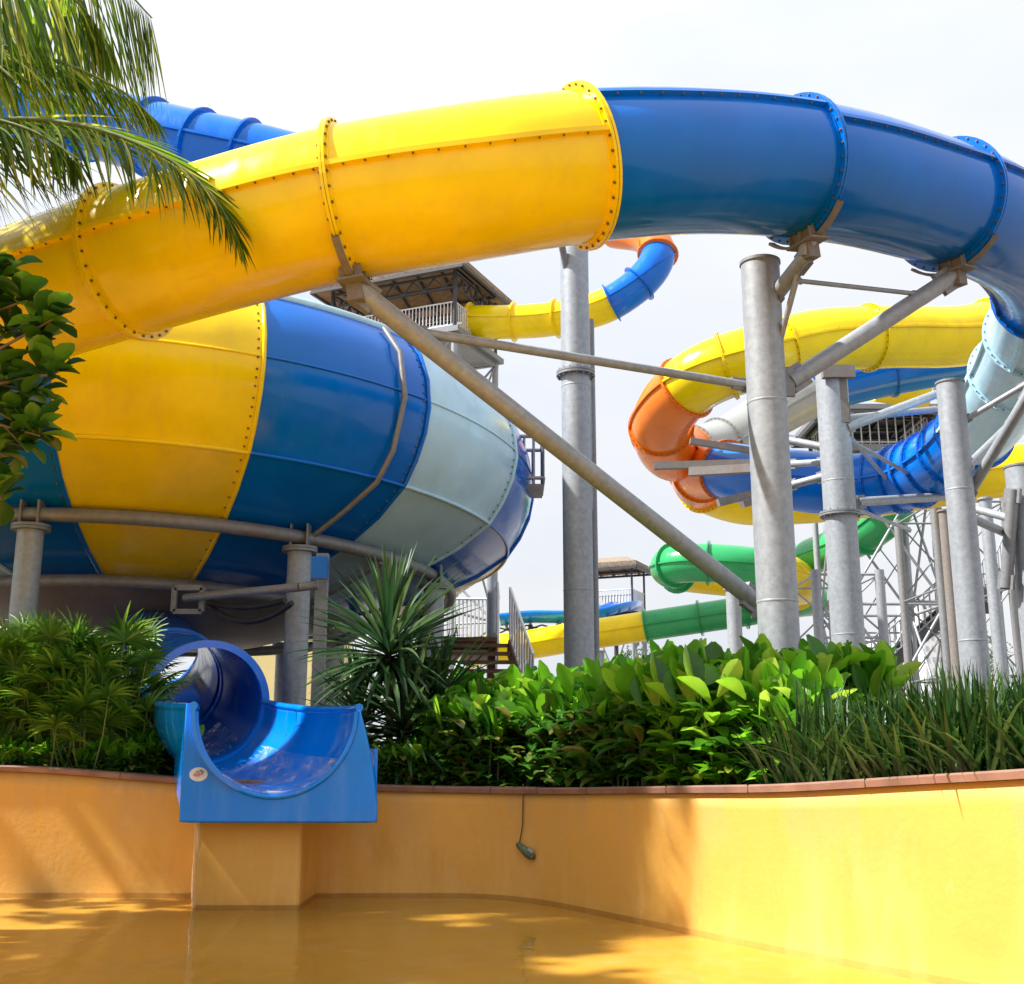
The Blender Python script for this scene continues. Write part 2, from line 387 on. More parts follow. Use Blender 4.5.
# far tube slides
kw = dict(n=24, per=8, bolts=False, fw=.12)
C_ctrl = [(470, 322, 42.5), (510, 322, 42), (552, 319, 41.6), (600, 308, 41), (634, 288, 40.8), (654, 266, 41), (657, 248, 41.6), (643, 236, 42.6), (615, 232, 44)]
tube_slide('tube_slide', 'far yellow and blue tube slide winding down from the thatched tower', C_ctrl,
           [(0, 1.1, 'yellow'), (1.1, 2.1, 'yellow'), (2.1, 3.3, 'yellow'), (3.3, 4.2, 'blue'), (4.2, 5.6, 'blue'), (5.6, 8, 'orange')], .62, **kw)
G_ctrl = [(770, 582, 41.5), (715, 577, 41), (678, 572, 40), (670, 566, 38.8), (700, 563, 38), (746, 566, 37.8), (785, 573, 38.3), (800, 585, 39.4), (790, 590, 40.8), (790, 580, 42), (806, 560, 41), (832, 549, 39.5), (864, 534, 38), (890, 513, 37), (902, 486, 37)]
tube_slide('tube_slide', 'far green tube slide with a round green bend and yellow loop', G_ctrl,
           [(0, 2, 'yellow'), (2, 3.2, 'green'), (3.2, 4.2, 'green'), (4.2, 5.3, 'green'), (5.3, 7.5, 'yellow'), (7.5, 9.8, 'yellow'), (9.8, 12, 'green'), (12, 14, 'green')], .64, **kw)
D_ctrl = [(470, 652, 46), (520, 646, 45.5), (575, 637, 45), (646, 626, 44.5), (700, 618, 44), (745, 611, 43.5), (790, 603, 44), (830, 600, 46)]
tube_slide('tube_slide', 'low far tube slide, yellow then green, running just above the hedge', D_ctrl,
           [(0, 1, 'yellow'), (1, 2, 'yellow'), (2, 3, 'yellow'), (3, 4, 'green'), (4, 5, 'green'), (5, 7, 'green')], .58, **kw)
E_ctrl = [(-140, 60, 23), (-40, 92, 22), (70, 117, 21), (170, 142, 20.2), (240, 158, 19.8), (300, 174, 19.6), (350, 195, 19.2), (330, 230, 18.2), (260, 262, 17.2)]
tube_slide('tube_slide', 'ribbed blue tube slide passing behind the palm fronds into the bowl', E_ctrl,
           [(0, 1, 'blue'), (1, 1.6, 'blue'), (1.6, 2.2, 'blue'), (2.2, 2.8, 'blue'), (2.8, 3.4, 'blue'), (3.4, 4.1, 'blue'), (4.1, 5, 'blue'), (5, 6.5, 'blue'), (6.5, 8, 'blue')], .64, n=32, per=8, fw=.07, bolts=False)

# ------------------------------------------------------------------ slide bowl
BX, BY = -5.413, 17.3
BAX = V((.006, .056, 1)).normalized(); BEX = V((1, 0, -.006)).normalized(); BEY = BAX.cross(BEX)   # the bowl leans a little
def bowl_pt(t, r, z): return V((BX, BY, 4.4))+BEX*(r*math.sin(t))-BEY*(r*math.cos(t))+BAX*(z-4.4)
bowl = thing('slide_bowl', 'huge round slide bowl with yellow, blue and pale blue panels behind the foreground tube', 'water slide', (BX, BY, GZ))
up_prof = [(5.333, 4.266), (5.53, 4.56), (5.67, 4.88), (5.73, 5.2), (5.69, 5.58), (5.55, 5.94), (5.30, 6.26)]
lo_prof = [(2.8, 3.25), (3.6, 3.43), (4.3, 3.66), (4.88, 3.94), (5.333, 4.266)]
un_prof = [(.6, 2.76), (1.8, 2.94), (2.8, 3.25)]
def bowl_panel(name, prof, t0, t1, col, nseg=12, lip=True, midline=None):
    mb = MB(); k = len(prof)
    for off, rev in ((0, False), (-.05, True)):
        vs = []; fs = []
        for (r, z) in prof:
            for j in range(nseg+1): vs.append(bowl_pt(t0+(t1-t0)*j/nseg, r+off, z+(.02 if off else 0)))
        for i in range(k-1):
            for j in range(nseg):
                a = i*(nseg+1)+j; q = (a, a+1, a+nseg+2, a+nseg+1); fs.append(q if not rev else q[::-1])
        mb.add(vs, fs, True)
    o = mb.build(name, col, bowl)
    if lip:      # bolted joint lip along one meridian edge and the top edge of the panel
        sm = MB()
        path = [bowl_pt(t1, r+.018, z) for r, z in prof]
        sm.pipe(path, .028, 6)
        sm.pipe([bowl_pt(t0+(t1-t0)*j/nseg, prof[0][0]+.016, prof[0][1]) for j in range(nseg+1)], .026, 6)
        if midline: sm.pipe([bowl_pt(t0+(t1-t0)*j/nseg, midline[0]+.004, midline[1]) for j in range(nseg+1)], .016, 6)
        sm.cur = 1; bt = sm
        for i in range(k-1):
            for fz in (.2, .5, .8):
                r = prof[i][0]+(prof[i+1][0]-prof[i][0])*fz; z = prof[i][1]+(prof[i+1][1]-prof[i][1])*fz
                bt.box(bowl_pt(t1-.011, r+.006, z), .02, .02, .02)
        for j in range(14): bt.box(bowl_pt(t0+(t1-t0)*(j+.5)/14, prof[0][0]+.006, prof[0][1]+.055), .02, .02, .02)
        sm.build('seam', [col, 'bolt'], o)
    return o
T0 = .082; DT = R(22.5)
cols = ['yellow', 'blue', 'light_blue', 'blue']
for k in range(16):
    t0 = T0+DT*k; vis = k in (15, 14, 13, 0, 1, 2, 3, 4)
    c = cols[k % 4]
    bowl_panel('upper_panel', up_prof, t0, t0+DT, c, lip=vis, midline=(5.72, 5.3))
    bowl_panel('lower_panel', lo_prof, t0, t0+DT, cols[k % 4] if k != 4 else 'yellow', lip=vis)
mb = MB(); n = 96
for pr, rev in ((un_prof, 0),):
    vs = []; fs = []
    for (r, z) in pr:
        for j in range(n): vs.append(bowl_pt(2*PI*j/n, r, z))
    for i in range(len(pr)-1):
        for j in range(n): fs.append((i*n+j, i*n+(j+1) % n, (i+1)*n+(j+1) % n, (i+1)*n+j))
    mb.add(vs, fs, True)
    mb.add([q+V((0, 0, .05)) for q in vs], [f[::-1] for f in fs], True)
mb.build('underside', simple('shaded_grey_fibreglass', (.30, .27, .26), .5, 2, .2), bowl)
mb = MB(); mb.pipe([bowl_pt(2*PI*j/n, 5.28, 6.27) for j in range(n)], .06, 8, closed=True); mb.build('rim', 'light_blue', bowl)
# drain pipe down the near flank
tdp = R(46.3)
mb = MB(); mb.pipe([bowl_pt(tdp-.03, 5.42, 6.2), bowl_pt(tdp-.025, 5.72, 5.8), bowl_pt(tdp-.02, 5.81, 5.2), bowl_pt(tdp-.02, 5.62, 4.56), bowl_pt(tdp-.03, 5.40, 4.2), bowl_pt(tdp-.06, 4.95, 3.88), bowl_pt(tdp-.09, 4.55, 3.64)], .034, 8); mb.build('drain_pipe', 'steel_dark', bowl)
# ring pipes and posts under the bowl
ring = thing('bowl_support_ring', 'two brown steel ring pipes carrying the slide bowl from below', 'support frame', (BX, BY, 3.2))
mb = MB(); mb.pipe([bowl_pt(2*PI*j/n, 4.49, 3.606) for j in range(n)], .085, 12, closed=True); mb.build('ring_pipe', 'steel_dark', ring)
mb = MB(); mb.pipe([bowl_pt(2*PI*j/n, 3.1, 3.13) for j in range(n)], .085, 12, closed=True); mb.build('ring_pipe', 'steel_dark', ring)
mb = MB()
for j in range(16):
    if j % 4 != 2: continue
    t = R(11)+DT*j; mb = MB(); mb.bar(bowl_pt(t, 4.49, 3.53), bowl_pt(t, 3.1, 3.05), .09); mb.build('radial_bar', 'steel_dark', ring)
def ring_t(px, r, z):
    best = min((abs(px_of(bowl_pt(R(a/4), r, z))[0]-px), a/4) for a in range(-200, 360))
    return R(best[1])
BPL = {33: 'grey bowl post at the left edge rising behind the fan palms', 300: 'grey bowl post just right of the blue chute mouth', 434: 'grey bowl post behind the tall spiky plant'}
def bowl_post(t, r, z, rad, lab, grp=None):
    b = bowl_pt(t, r, z); root = thing('bowl_post', lab, 'post', (b.x, b.y, GZ), grp)
    m_ = MB(); z = b.z; m_.pipe([(b.x, b.y, GZ), (b.x, b.y, z-.16)], rad, 20); m_.build('post_pipe', 'steel', root)
    m_ = MB(); m_.pipe([(b.x, b.y, z-.19), (b.x, b.y, z-.16)], rad+.07, 20); m_.pipe([(b.x, b.y, z-.155), (b.x, b.y, z-.125)], rad+.07, 20)
    for s in (-.1, .1): m_.box((b.x+s, b.y, z-.0), .025, .2, .3)
    m_.build('saddle', 'steel_dark', root)
    return root
for px in (33, 300, 434):
    bowl_post(ring_t(px, 4.49, 3.606), 4.49, 3.606, .145, BPL[px])
for a in (118, 165, 215, 262, 310):
    bowl_post(R(a), 4.49, 3.606, .145, 'grey post standing in the shade under the far side of the slide bowl', 'posts under the far side of the bowl')
# small steelwork under the bowl by the chute
b0 = P(318, 690, 12.6)
pl = thing('service_post', 'thin dark square post with a small blue box beside the bowl post', 'post', (b0.x, b0.y, GZ))
mb = MB(); mb.box((b0.x, b0.y, (GZ+3.4)/2), .13, .13, 3.4-GZ); mb.build('post_pipe', 'steel_dark', pl)
q = P(320, 568, 12.5); mb = MB(); mb.box(q, .17, .14, .24); mb.build('junction_box', 'blue', pl)
tr_ = thing('bracing_pipe', 'dark cross pipe and bracket hanging below the slide bowl over the chute', 'pipe', P(190, 592, 13.4))
mb = MB(); mb.pipe([P(185, 598, 13.6), P(300, 587, 12.6)], .05, 10); mb.pipe([P(300, 587, 12.6), P(318, 585, 12.6)], .05, 10); mb.build('pipe', 'steel_dark', tr_)
mb = MB(); a = P(175, 588, 13.6); bq = P(203, 588, 13.6)
mb.bar(a, a+V((0, 0, -.28)), .06); mb.bar(bq, bq+V((0, 0, -.28)), .06); mb.bar(a+V((0, 0, -.28)), bq+V((0, 0, -.28)), .06); mb.bar(a, bq, .06); mb.build('bracket', 'steel_dark', tr_)
for i, (a, bq, sag, lab) in enumerate([((205, 602, 13.8), (292, 603, 12.9), .22, 'black cable sagging lowest under the slide bowl'), ((195, 597, 13.9), (285, 600, 13), .10, 'black cable hanging slightly under the slide bowl')]):
    a, bq = P(*a), P(*bq); mb = MB()
    mb.pipe([a.lerp(bq, k/12)+V((0, 0, -sag*4*(k/12)*(1-k/12))) for k in range(13)], .035, 8); tag(rebase(mb.build('cable', 'black'), a), lab, 'cable')

# ------------------------------------------------------------------ exit chute
chute = thing('exit_chute', 'glossy blue exit chute with a wide open mouth over the pool wall', 'water slide', (-1.95, 9.75, .68))
ax = [V((-5.2, 16.9, 2.8)), V((-4.75, 15.3, 2.42)), V((-4.05, 13.8, 2.02)), V((-3.22, 12.3, 1.72)), V((-2.62, 11.1, 1.60)), V((-2.12, 10.3, 1.555)), V((-1.95, 9.76, 1.55))]
def chute_frame(t):
    c, tn, sd, up = frame(ax, t); return c, tn, sd, up
def shell(t0, t1, a0, a1, r0, r1, k, n_, th=.035):
    mb = MB()
    for off, rev in ((0, 0), (th, 1)):
        vs = []; fs = []
        for i in range(k+1):
            f = i/k; c, tn, sd, up = chute_frame(t0+(t1-t0)*f); r = r0+(r1-r0)*f+off
            for j in range(n_+1):
                a = a0+(a1-a0)*j/n_; vs.append(c+sd*math.cos(a)*r+up*math.sin(a)*r)
        for i in range(k):
            for j in range(n_):
                q = i*(n_+1)+j; f4 = (q, q+1, q+n_+2, q+n_+1); fs.append(f4 if rev == 0 else f4[::-1])
        mb.add(vs, fs, True)
    m_ = len(mb.v)//2
    # close the two long edges and both ends
    for j in (0, n_):
        for i in range(k):
            a, b_ = i*(n_+1)+j, (i+1)*(n_+1)+j; mb.f.append([a, b_, b_+m_, a+m_]); mb.sm.append(False); mb.mi.append(0)
    for i in (0, k):
        for j in range(n_):
            a = i*(n_+1)+j; mb.f.append([a, a+1, a+1+m_, a+m_]); mb.sm.append(False); mb.mi.append(0)
    return mb
shell(0, 2.0, 0, 2*PI, .60, .60, 16, 48).build('tube', 'blue', chute)
shell(2.0, 3.0, 0, 2*PI, .60, .60, 12, 48).build('tube_hood', 'blue', chute)
shell(3.0, 6.0, -PI*1.02, PI*.02, .60, .665, 30, 36).build('trough', 'chute_blue', chute)
for tt, nm in ((2.0, 'flange'), (3.0, 'mouth_ring')):
    c, tn, sd, up = chute_frame(tt); mb = MB(); mb.annulus(c, tn, .595, .672, .07, 56); mb.build(nm, 'chute_blue', chute)
# rolled edges along the trough and the front plate with its round cut-out
for sg in (0, 1):
    pp = []
    for i in range(25):
        f = i/24; c, tn, sd, up = chute_frame(3+3*f); r = .60+.065*f+.018; an = PI*.02 if sg == 0 else -PI*1.02
        pp.append(c+sd*math.cos(an)*r+up*math.sin(an)*r)
    mb = MB(); mb.pipe(pp, .035, 8); mb.build('rolled_edge', 'chute_blue', chute)
c, tn, sd, up = chute_frame(6.0)
XL, XR, ZB = -2.69, -1.11, .68
cut = []; nn = 40; rr = .665
for i in range(nn+1):
    a = PI+PI*i/nn; cut.append((-1.95+rr*math.cos(a), 1.55+rr*1.03*math.sin(a)))
topL, topR = 1.62, 1.56
outer = []
for (x, z) in cut:       # matching outline point for each cut point
    f = (x-cut[0][0])/(cut[-1][0]-cut[0][0])
    outer.append(None)
path_out = [(XL, topL)] + [(XL, topL+(ZB-topL)*k/10) for k in range(1, 10)] + [(XL, ZB)] + [(XL+(XR-XL)*k/18, ZB) for k in range(1, 18)] + [(XR, ZB)] + [(XR-.17*(k/11)**1.7, ZB+(topR-ZB)*k/11) for k in range(1, 12)]
path_out = path_out[:nn+1] if len(path_out) >= nn+1 else path_out
while len(path_out) < nn+1: path_out.append(path_out[-1])
path_out[-1] = (XR-.17, topR)
mb = MB(); y0, y1 = 9.70, 9.76
vs = []
for (x, z) in cut: vs.append((x, y0, z))
for (x, z) in path_out: vs.append((x, y0, z))
for (x, z) in cut: vs.append((x, y1, z))
for (x, z) in path_out: vs.append((x, y1, z))
m_ = nn+1; fs = []
for i in range(nn):
    fs += [(i, i+1, m_+i+1, m_+i), (2*m_+i+1, 2*m_+i, 3*m_+i, 3*m_+i+1), (m_+i, m_+i+1, 3*m_+i+1, 3*m_+i), (i+1, i, 2*m_+i, 2*m_+i+1)]
mb.add(vs, fs); fp = mb.build('front_plate', 'chute_blue', chute)
mb = MB(); mb.pipe([(x, 9.72, z) for x, z in path_out], .02, 8); mb.build('plate_edge', 'chute_blue', chute)
m, t, b = newmat('water_film'); M['film'] = m
tr = N(t, 'ShaderNodeBsdfTransparent'); ms = N(t, 'ShaderNodeMixShader'); n1 = noise(t, 9, 6, .7, (1, .22, 1))
b.inputs['Base Color'].default_value = (.8, .87, .93, 1); b.inputs['Roughness'].default_value = .06
fr_ = ramp(t, n1.outputs[0], [(.42, (.05,)*3), (.56, (.25,)*3), (.68, (.85,)*3)])
t.links.new(fr_.outputs[0], ms.inputs[0]); t.links.new(tr.outputs[0], ms.inputs[1]); t.links.new(b.outputs[0], ms.inputs[2]); t.links.new(ms.outputs[0], t.nodes['Material Output'].inputs[0])
bump(t, b, n1.outputs[0], .6, .03)
shell(2.3, 5.97, -PI*.80, -PI*.28, .59, .652, 40, 30, .008).build('water_film', 'film', chute)
# the inner lip of the mouth
mb = MB(); mb.pipe([(x, 9.70, z) for x, z in cut], .022, 8); mb.build('mouth_lip', 'chute_blue', chute)
# side cheeks from front plate back to the wall
for nm, x, zt in (('side_cheek', XL, topL), ('side_cheek', XR, 1.25)):
    mb = MB(); x2 = x+(.03 if x < -2 else -.03)
    sh = -.42 if x < -2 else -.40
    pts = [(x, 9.76, ZB), (x, 9.76, zt), (x+sh, 10.9, zt+.0), (x+sh, 10.9, ZB+.3)]
    mb.add(pts+[(p[0]+(x2-x), p[1], p[2]) for p in pts], [(0, 1, 2, 3), (7, 6, 5, 4), (0, 4, 5, 1), (1, 5, 6, 2), (2, 6, 7, 3), (3, 7, 4, 0)]); mb.build(nm, 'chute_blue', chute)
# oval sticker
sx, sz = -2.565, 1.045; mb = MB(); k = 28
mb.add([(sx+.075*math.cos(2*PI*i/k), 9.694, sz+.056*math.sin(2*PI*i/k)) for i in range(k)]+[(sx+.075*math.cos(2*PI*i/k), 9.70, sz+.056*math.sin(2*PI*i/k)) for i in range(k)],
       [tuple(range(k-1, -1, -1))]+[(i, (i+1) % k, k+(i+1) % k, k+i) for i in range(k)])
stk = mb.build('oval_sticker', 'white_steel', chute)
mb = MB()
mb.add([(sx+a, 9.6905, sz+b_) for a, b_ in ((-.045, -.012), (-.03, .012), (-.012, .004), (.0, .022), (.02, .01), (.02, -.012), (-.01, -.02))], [(6, 5, 4, 3, 2, 1, 0)])
mb.build('emblem', simple('faded_red_print', (.55, .25, .2), .6), stk)
mb = MB()
for a, b_, c_, d_ in ((.008, .03, .02, .03), (.028, .0, .038, .024), (.030, .02, .02, .036), (-.02, .018, -.004, .026)): mb.bar((sx+a, 9.689, sz+b_), (sx+c_, 9.689, sz+d_), .006, .008)
mb.build('emblem', simple('grey_print', (.12, .12, .16), .6), stk)

# ------------------------------------------------------------------ pool
loop = [(-8.5, 10.1, 1.10), (-6.4, 10.7, 1.10), (-4.57, 10.82, 1.105), (-3.03, 10.82, 1.0), (-1.84, 10.8, .955), (-.9, 10.82, .925), (-.25, 10.75, .915), (.24, 10.36, .92), (.70, 9.64, .945), (1.32, 8.57, .985), (1.82, 7.73, 1.02), (2.54, 6.62, 1.105), (3.3, 5.3, 1.18), (4.3, 3.6, 1.12), (5.6, 1, 1.12), (6.2, -3, 1.12),
        (4, -8, 1.12), (-3, -10.5, 1.12), (-10, -8.5, 1.12), (-14, -3, 1.12), (-14, 4, 1.12), (-11.2, 8.4, 1.12)]
def closed_cat(pts, per=8):
    out = []; n_ = len(pts); pts = [V(p) for p in pts]
    for i in range(n_):
        p0, p1, p2, p3 = pts[i-1], pts[i], pts[(i+1) % n_], pts[(i+2) % n_]
        for k in range(per):
            f = k/per; out.append(.5*((2*p1)+(p2-p0)*f+(2*p0-5*p1+4*p2-p3)*f*f+(3*p1-p0-3*p2+p3)*f**3))
    return out
LP = closed_cat(loop); NL = len(LP)
def out_n(i):
    t = (LP[(i+1) % NL]-LP[i-1]); t.z = 0; t.normalize(); return V((-t.y, t.x, 0))   # left of travel = outside (loop is clockwise)
WZB = -.16
mb = MB(); vs = []; fs = []; nz_ = 10
for i, p in enumerate(LP):
    o = out_n(i)
    for k in range(nz_+1):
        f = k/nz_; zz = WZB+(p.z-.055-WZB)*f
        ins = -.05*max(0, 1-f/.22)**2       # fillet at the foot
        vs.append(V((p.x, p.y, zz))+o*ins)
    vs.append(V((p.x, p.y, p.z-.055))+o*.26); vs.append(V((p.x, p.y, WZB))+o*.26)
st = nz_+3
for i in range(NL):
    j = (i+1) % NL
    for k in range(st-1): fs.append((i*st+k, j*st+k, j*st+k+1, i*st+k+1))
mb.add(vs, fs, True)
wall = thing('pool_wall', 'curved yellow painted pool wall with a terracotta coping around the pool', 'wall', (-.25, 10.75, -.1))
wo = mb.build('wall_face', 'pool_wall', wall)
mb = MB(); vs = []; fs = []
for i, p in enumerate(LP):
    o = out_n(i); q = V((p.x, p.y, 0))
    for (a, zz) in ((-.03, p.z-.052), (-.035, p.z-.012), (-.02, p.z), (.28, p.z), (.29, p.z-.052)): vs.append(q+o*a+V((0, 0, zz)))
for i in range(NL):
    j = (i+1) % NL
    for k in range(5): fs.append((i*5+k, j*5+k, j*5+(k+1) % 5, i*5+(k+1) % 5))
mb.add(vs, fs); mb.cur = 1
for i in range(0, NL, 7):
    p, o = LP[i], out_n(i); q = V((p.x, p.y, p.z-.025))+o*.125
    rot = Matrix((V((-o.y, o.x, 0)), o, Z)).transposed(); mb.box(q, .004, .320, .054, rot)
mb.build('coping', ['coping', 'soil'], wall)
def poly_sheet(pts, z, name, mat):
    mb = MB(); c = V((-3, 2, z)); k = len(pts); vs = [c]; fs = []
    rings = 10
    for r_ in range(1, rings+1):
        for p in pts: q = V((p.x, p.y, z)); vs.append(c.lerp(q, r_/rings))
    for i in range(k): fs.append((0, 1+(i+1) % k, 1+i))
    for r_ in range(rings-1):
        for i in range(k):
            a = 1+r_*k+i; b_ = 1+r_*k+(i+1) % k; fs.append((a, b_, b_+k, a+k))
    mb.add(vs, fs, True); return mb.build(name, mat)
struct(poly_sheet([p-out_n(i)*(-.04) for i, p in enumerate(LP)], -.045, 'pool_floor', 'pool_floor'))
struct(poly_sheet([p-out_n(i)*(-.02) for i, p in enumerate(LP)], -.002, 'pool_water', 'water'))
# ground: one sheet from the back of the wall to the horizon
mb = MB(); vs = []; fs = []
for i, p in enumerate(LP):
    o = out_n(i); q = V((p.x, p.y, 0))+o*.262
    dirv = V((q.x+3, q.y-2, 0)).normalized()
    zs = min(.86, p.z-.1)
    for dist, zz in ((0, zs), (1.2, .9), (4, GZ), (40, GZ), (300, GZ), (2500, GZ)): vs.append(q+dirv*dist+V((0, 0, zz)))
for i in range(NL):
    j = (i+1) % NL
    for k in range(5): fs.append((i*6+k, i*6+k+1, j*6+k+1, j*6+k))
mb.add(vs, fs, True); struct(mb.build('ground', 'paving'))
mb = MB(); vs = []; fs = []
for i, p in enumerate(LP):
    o = out_n(i); q = V((p.x, p.y, 0))+o*.262; dirv = V((q.x+3, q.y-2, 0)).normalized(); zs = min(.86, p.z-.1)
    for dist, zz in ((0, zs+.01), (1.2, .912), (4.0, GZ+.008), (9.0, GZ+.008)): vs.append(q+dirv*dist+V((0, 0, zz)))  # outer reach puts the shade under bowl and plants into dark ground colour
for i in range(NL):
    j = (i+1) % NL
    for k in range(3): fs.append((i*4+k, i*4+k+1, j*4+k+1, j*4+k))
mb.add(vs, fs, True); struct(mb.build('bed_soil_and_shade', 'soil'))
# plinth under the chute
mb = MB(); xa, xb, ya, yb, za, zb = -2.63, -1.75, 9.96, 10.95, -.15, .90
bv = .02
prof = [(xa, yb), (xa, ya+bv), (xa+bv, ya), (xb-bv, ya), (xb, ya+bv), (xb, yb)]
vs = [(x, y, z) for z in (za, .2, .5, zb) for x, y in prof]; fs = []
for l in range(3):
    for i in range(6):
        j = (i+1) % 6; fs.append((l*6+i, l*6+j, l*6+6+j, l*6+6+i))
fs.append(tuple(range(18, 24))); mb.add(vs, fs); tag(rebase(mb.build('chute_plinth', 'pool_wall'), (-2.2, 9.96, -.1)), 'yellow painted square plinth under the blue chute mouth', 'plinth')
# dribble of water off the chute corner
mb = MB(); vs = []; fs = []; nn2 = 16
for i in range(nn2+1):
    f = i/nn2; z = .69-.70*f; wd = .062*(1-f*.55)+.01*math.sin(9*f); tw = .5*math.sin(5*f+.4); cx = -2.575+.008*math.sin(7*f)
    for (a, b_) in ((-1, -.2), (0, -.5), (1, -.2), (1, .2), (0, .4), (-1, .2)):
        x = a*wd/2; y = b_*.02; vs.append((cx+x*math.cos(tw)-y*math.sin(tw), 9.80+x*math.sin(tw)+y*math.cos(tw), z))
for i in range(nn2):
    for e in range(6): fs.append((i*6+e, i*6+(e+1) % 6, (i+1)*6+(e+1) % 6, (i+1)*6+e))
mb.add(vs, fs, True); tag(rebase(mb.build('water_dribble', 'fall'), (-2.575, 9.8, -.05)), 'thin twisting stream of water falling from the chute corner', 'water')
# thing hanging on the wall
hb = P(522, 786, 10.55)
def wall_pt(px, py, dz=0):    # point on the wall face seen at this pixel
    best = None
    for i, p in enumerate(LP):
        for f in (0, .25, .5, .75):
            q = p.lerp(LP[(i+1) % NL], f)
            if q.y < 3: continue
            e = abs(512+F*q.x/(q.y*CC-.3*CS)-px)
            if best is None or e < best[0]: best = (e, q)
    q = best[1]; d = q.y*CC
    for _ in range(4): pp = P(px, py, d); d *= q.y/pp.y
    return P(px, py, d-.03)
root = thing('hanging_float', 'small dull green float hanging on a cord against the yellow wall', 'float', wall_pt(523, 850))
mb = MB(); mb.pipe([wall_pt(523, 784), wall_pt(523, 806), wall_pt(522.5, 826), wall_pt(519.5, 843)], .006, 6); mb.build('cord', 'rope', root)
a, bq = wall_pt(517, 844), wall_pt(534, 858); dd = (bq-a)
mb = MB(); mb.pipe([a, a+dd*.12, a+dd*.35, a+dd*.6, a+dd*.85, bq], [.014, .028, .033, .042, .038, .02], 12); fb = mb.build('body', 'float', root)
mb = MB(); mb.pipe([a+dd*.55+V((.02, -.05, .02)), a+dd*.8+V((.02, -.05, .02))], .018, 8); mb.build('clip', 'steel', root)

# ------------------------------------------------------------------ steel columns with arms
def gusset(mb, p, d, s=.2):
    mb.box(p, .03, s, s*1.3); 
def column(px, py, d, rad, lab, collar=None, cap=True, cat='column'):
    t = P(px, py, d); root = thing('steel_column', lab, cat, (t.x, t.y, GZ))
    m_ = MB(); m_.pipe([(t.x, t.y, GZ), (t.x, t.y, (GZ+t.z)/2), (t.x, t.y, t.z)], rad, 32)
    for f in (.32, .71): zz = GZ+(t.z-GZ)*f; m_.pipe([(t.x, t.y, zz-.012), (t.x, t.y, zz), (t.x, t.y, zz+.012)], [rad+.001, rad+.006, rad+.001], 32, caps=False)
    m_.build('shaft', 'steel', root)
    if cap:
        m_ = MB(); m_.pipe([(t.x, t.y, t.z), (t.x, t.y, t.z+.03)], rad+.012, 32); m_.build('cap', 'steel_dark', root)
    if collar:
        q = P(px, collar, d); m_ = MB()
        m_.pipe([(t.x, t.y, q.z-.035), (t.x, t.y, q.z-.004)], rad+.07, 32); m_.pipe([(t.x, t.y, q.z+.004), (t.x, t.y, q.z+.035)], rad+.07, 32)
        for k in range(16):
            an = 2*PI*k/16; x, y = t.x+(rad+.045)*math.cos(an), t.y+(rad+.045)*math.sin(an); m_.pipe([(x, y, q.z-.06), (x, y, q.z+.06)], .014, 6)
        m_.build('collar', 'steel_dark', root)
    return root, t
def strut(root, a, b, wpx=None, rad=None, name='strut', mat='steel', ends=True):
    a3, b3 = P(*a), P(*b); r_ = rad if rad else wpx/2*((a[2]+b[2])/2)/F
    m_ = MB(); m_.pipe([a3, b3], r_, 16)
    o = m_.build(name, mat, root)
    if ends:
        m_ = MB()
        for p, q in ((a3, b3), (b3, a3)):
            dv = (q-p).normalized(); m_.bar(p-dv*.02, p+dv*max(.16, r_*2.2), r_*.7, r_*2.9)
        m_.build('end_plate', 'steel_dark', o)
    return o
def saddle(root, t, name='saddle'):     # rusty bracket gripping a flange of the big tube from below
    c, tn, sd, up = frame(A_pts, t); base = c-up*(A_r+.10)
    m_ = MB(); rot = Matrix((sd, tn, up)).transposed()
    m_.box(base-up*.01, .36, .22, .02, rot)
    for s in (-1, 1): m_.box(base+up*.06+tn*s*.05, .32, .014, .14, rot)
    for s in (-1, 0, 1): m_.box(base+up*.05+sd*s*.14, .014, .19, .11, rot)
    m_.box(base-up*.09, .15, .13, .15, rot)
    k = 20; vs = []; fs = []
    for i in range(k+1):
        an = -PI/2-.75+1.5*i/k
        for r0 in (A_r+.086, A_r+.115):
            for s in (-.03, .03): vs.append(c+(sd*math.cos(an)+up*math.sin(an))*r0+tn*s)
    for i in range(k):
        for e in ((0, 1), (1, 3), (3, 2), (2, 0)): fs.append((i*4+e[0], i*4+e[1], i*4+4+e[1], i*4+4+e[0]))
    m_.add(vs, fs)
    m_.build(name, 'rust', root); return base
P1, p1t = column(760, 265, 11.5, .19, 'thick grey column in front carrying the blue part of the big tube')
def pxd(v): x, y = px_of(v); return (x, y, v.y*CC+(v.z-H)*CS)
bs = {}
for nm, tt in (('F2', J2), ('F4', J4), ('F5', J5)): bs[nm] = pxd(saddle(P1, tt))
s1a = (bs['F2'][0], bs['F2'][1]+4, bs['F2'][2])
s1b = (757, 603, 11.4)
strut(P1, s1a, s1b, rad=.088, name='long_brace')
lerp3 = lambda a, b, f: tuple(a[i]+(b[i]-a[i])*f for i in range(3))
strut(P1, lerp3(s1a, s1b, .135), (745, 385, 11.35), rad=.042)
strut(P1, (772, 300, 11.45), (bs['F4'][0], bs['F4'][1]+12, bs['F4'][2]), rad=.078, name='arm')
strut(P1, (bs['F4'][0]-1, bs['F4'][1]+14, bs['F4'][2]), (bs['F4'][0]+1, bs['F4'][1]-2, bs['F4'][2]), rad=.085, name='arm', ends=False)
strut(P1, (790, 382, 11.4), (bs['F5'][0]-3, bs['F5'][1]+6, bs['F5'][2]), rad=.088, name='arm')
armA = (772, 300, 11.45); armB = (bs['F4'][0], bs['F4'][1]+12, bs['F4'][2]); arm2B = (bs['F5'][0]-3, bs['F5'][1]+6, bs['F5'][2])
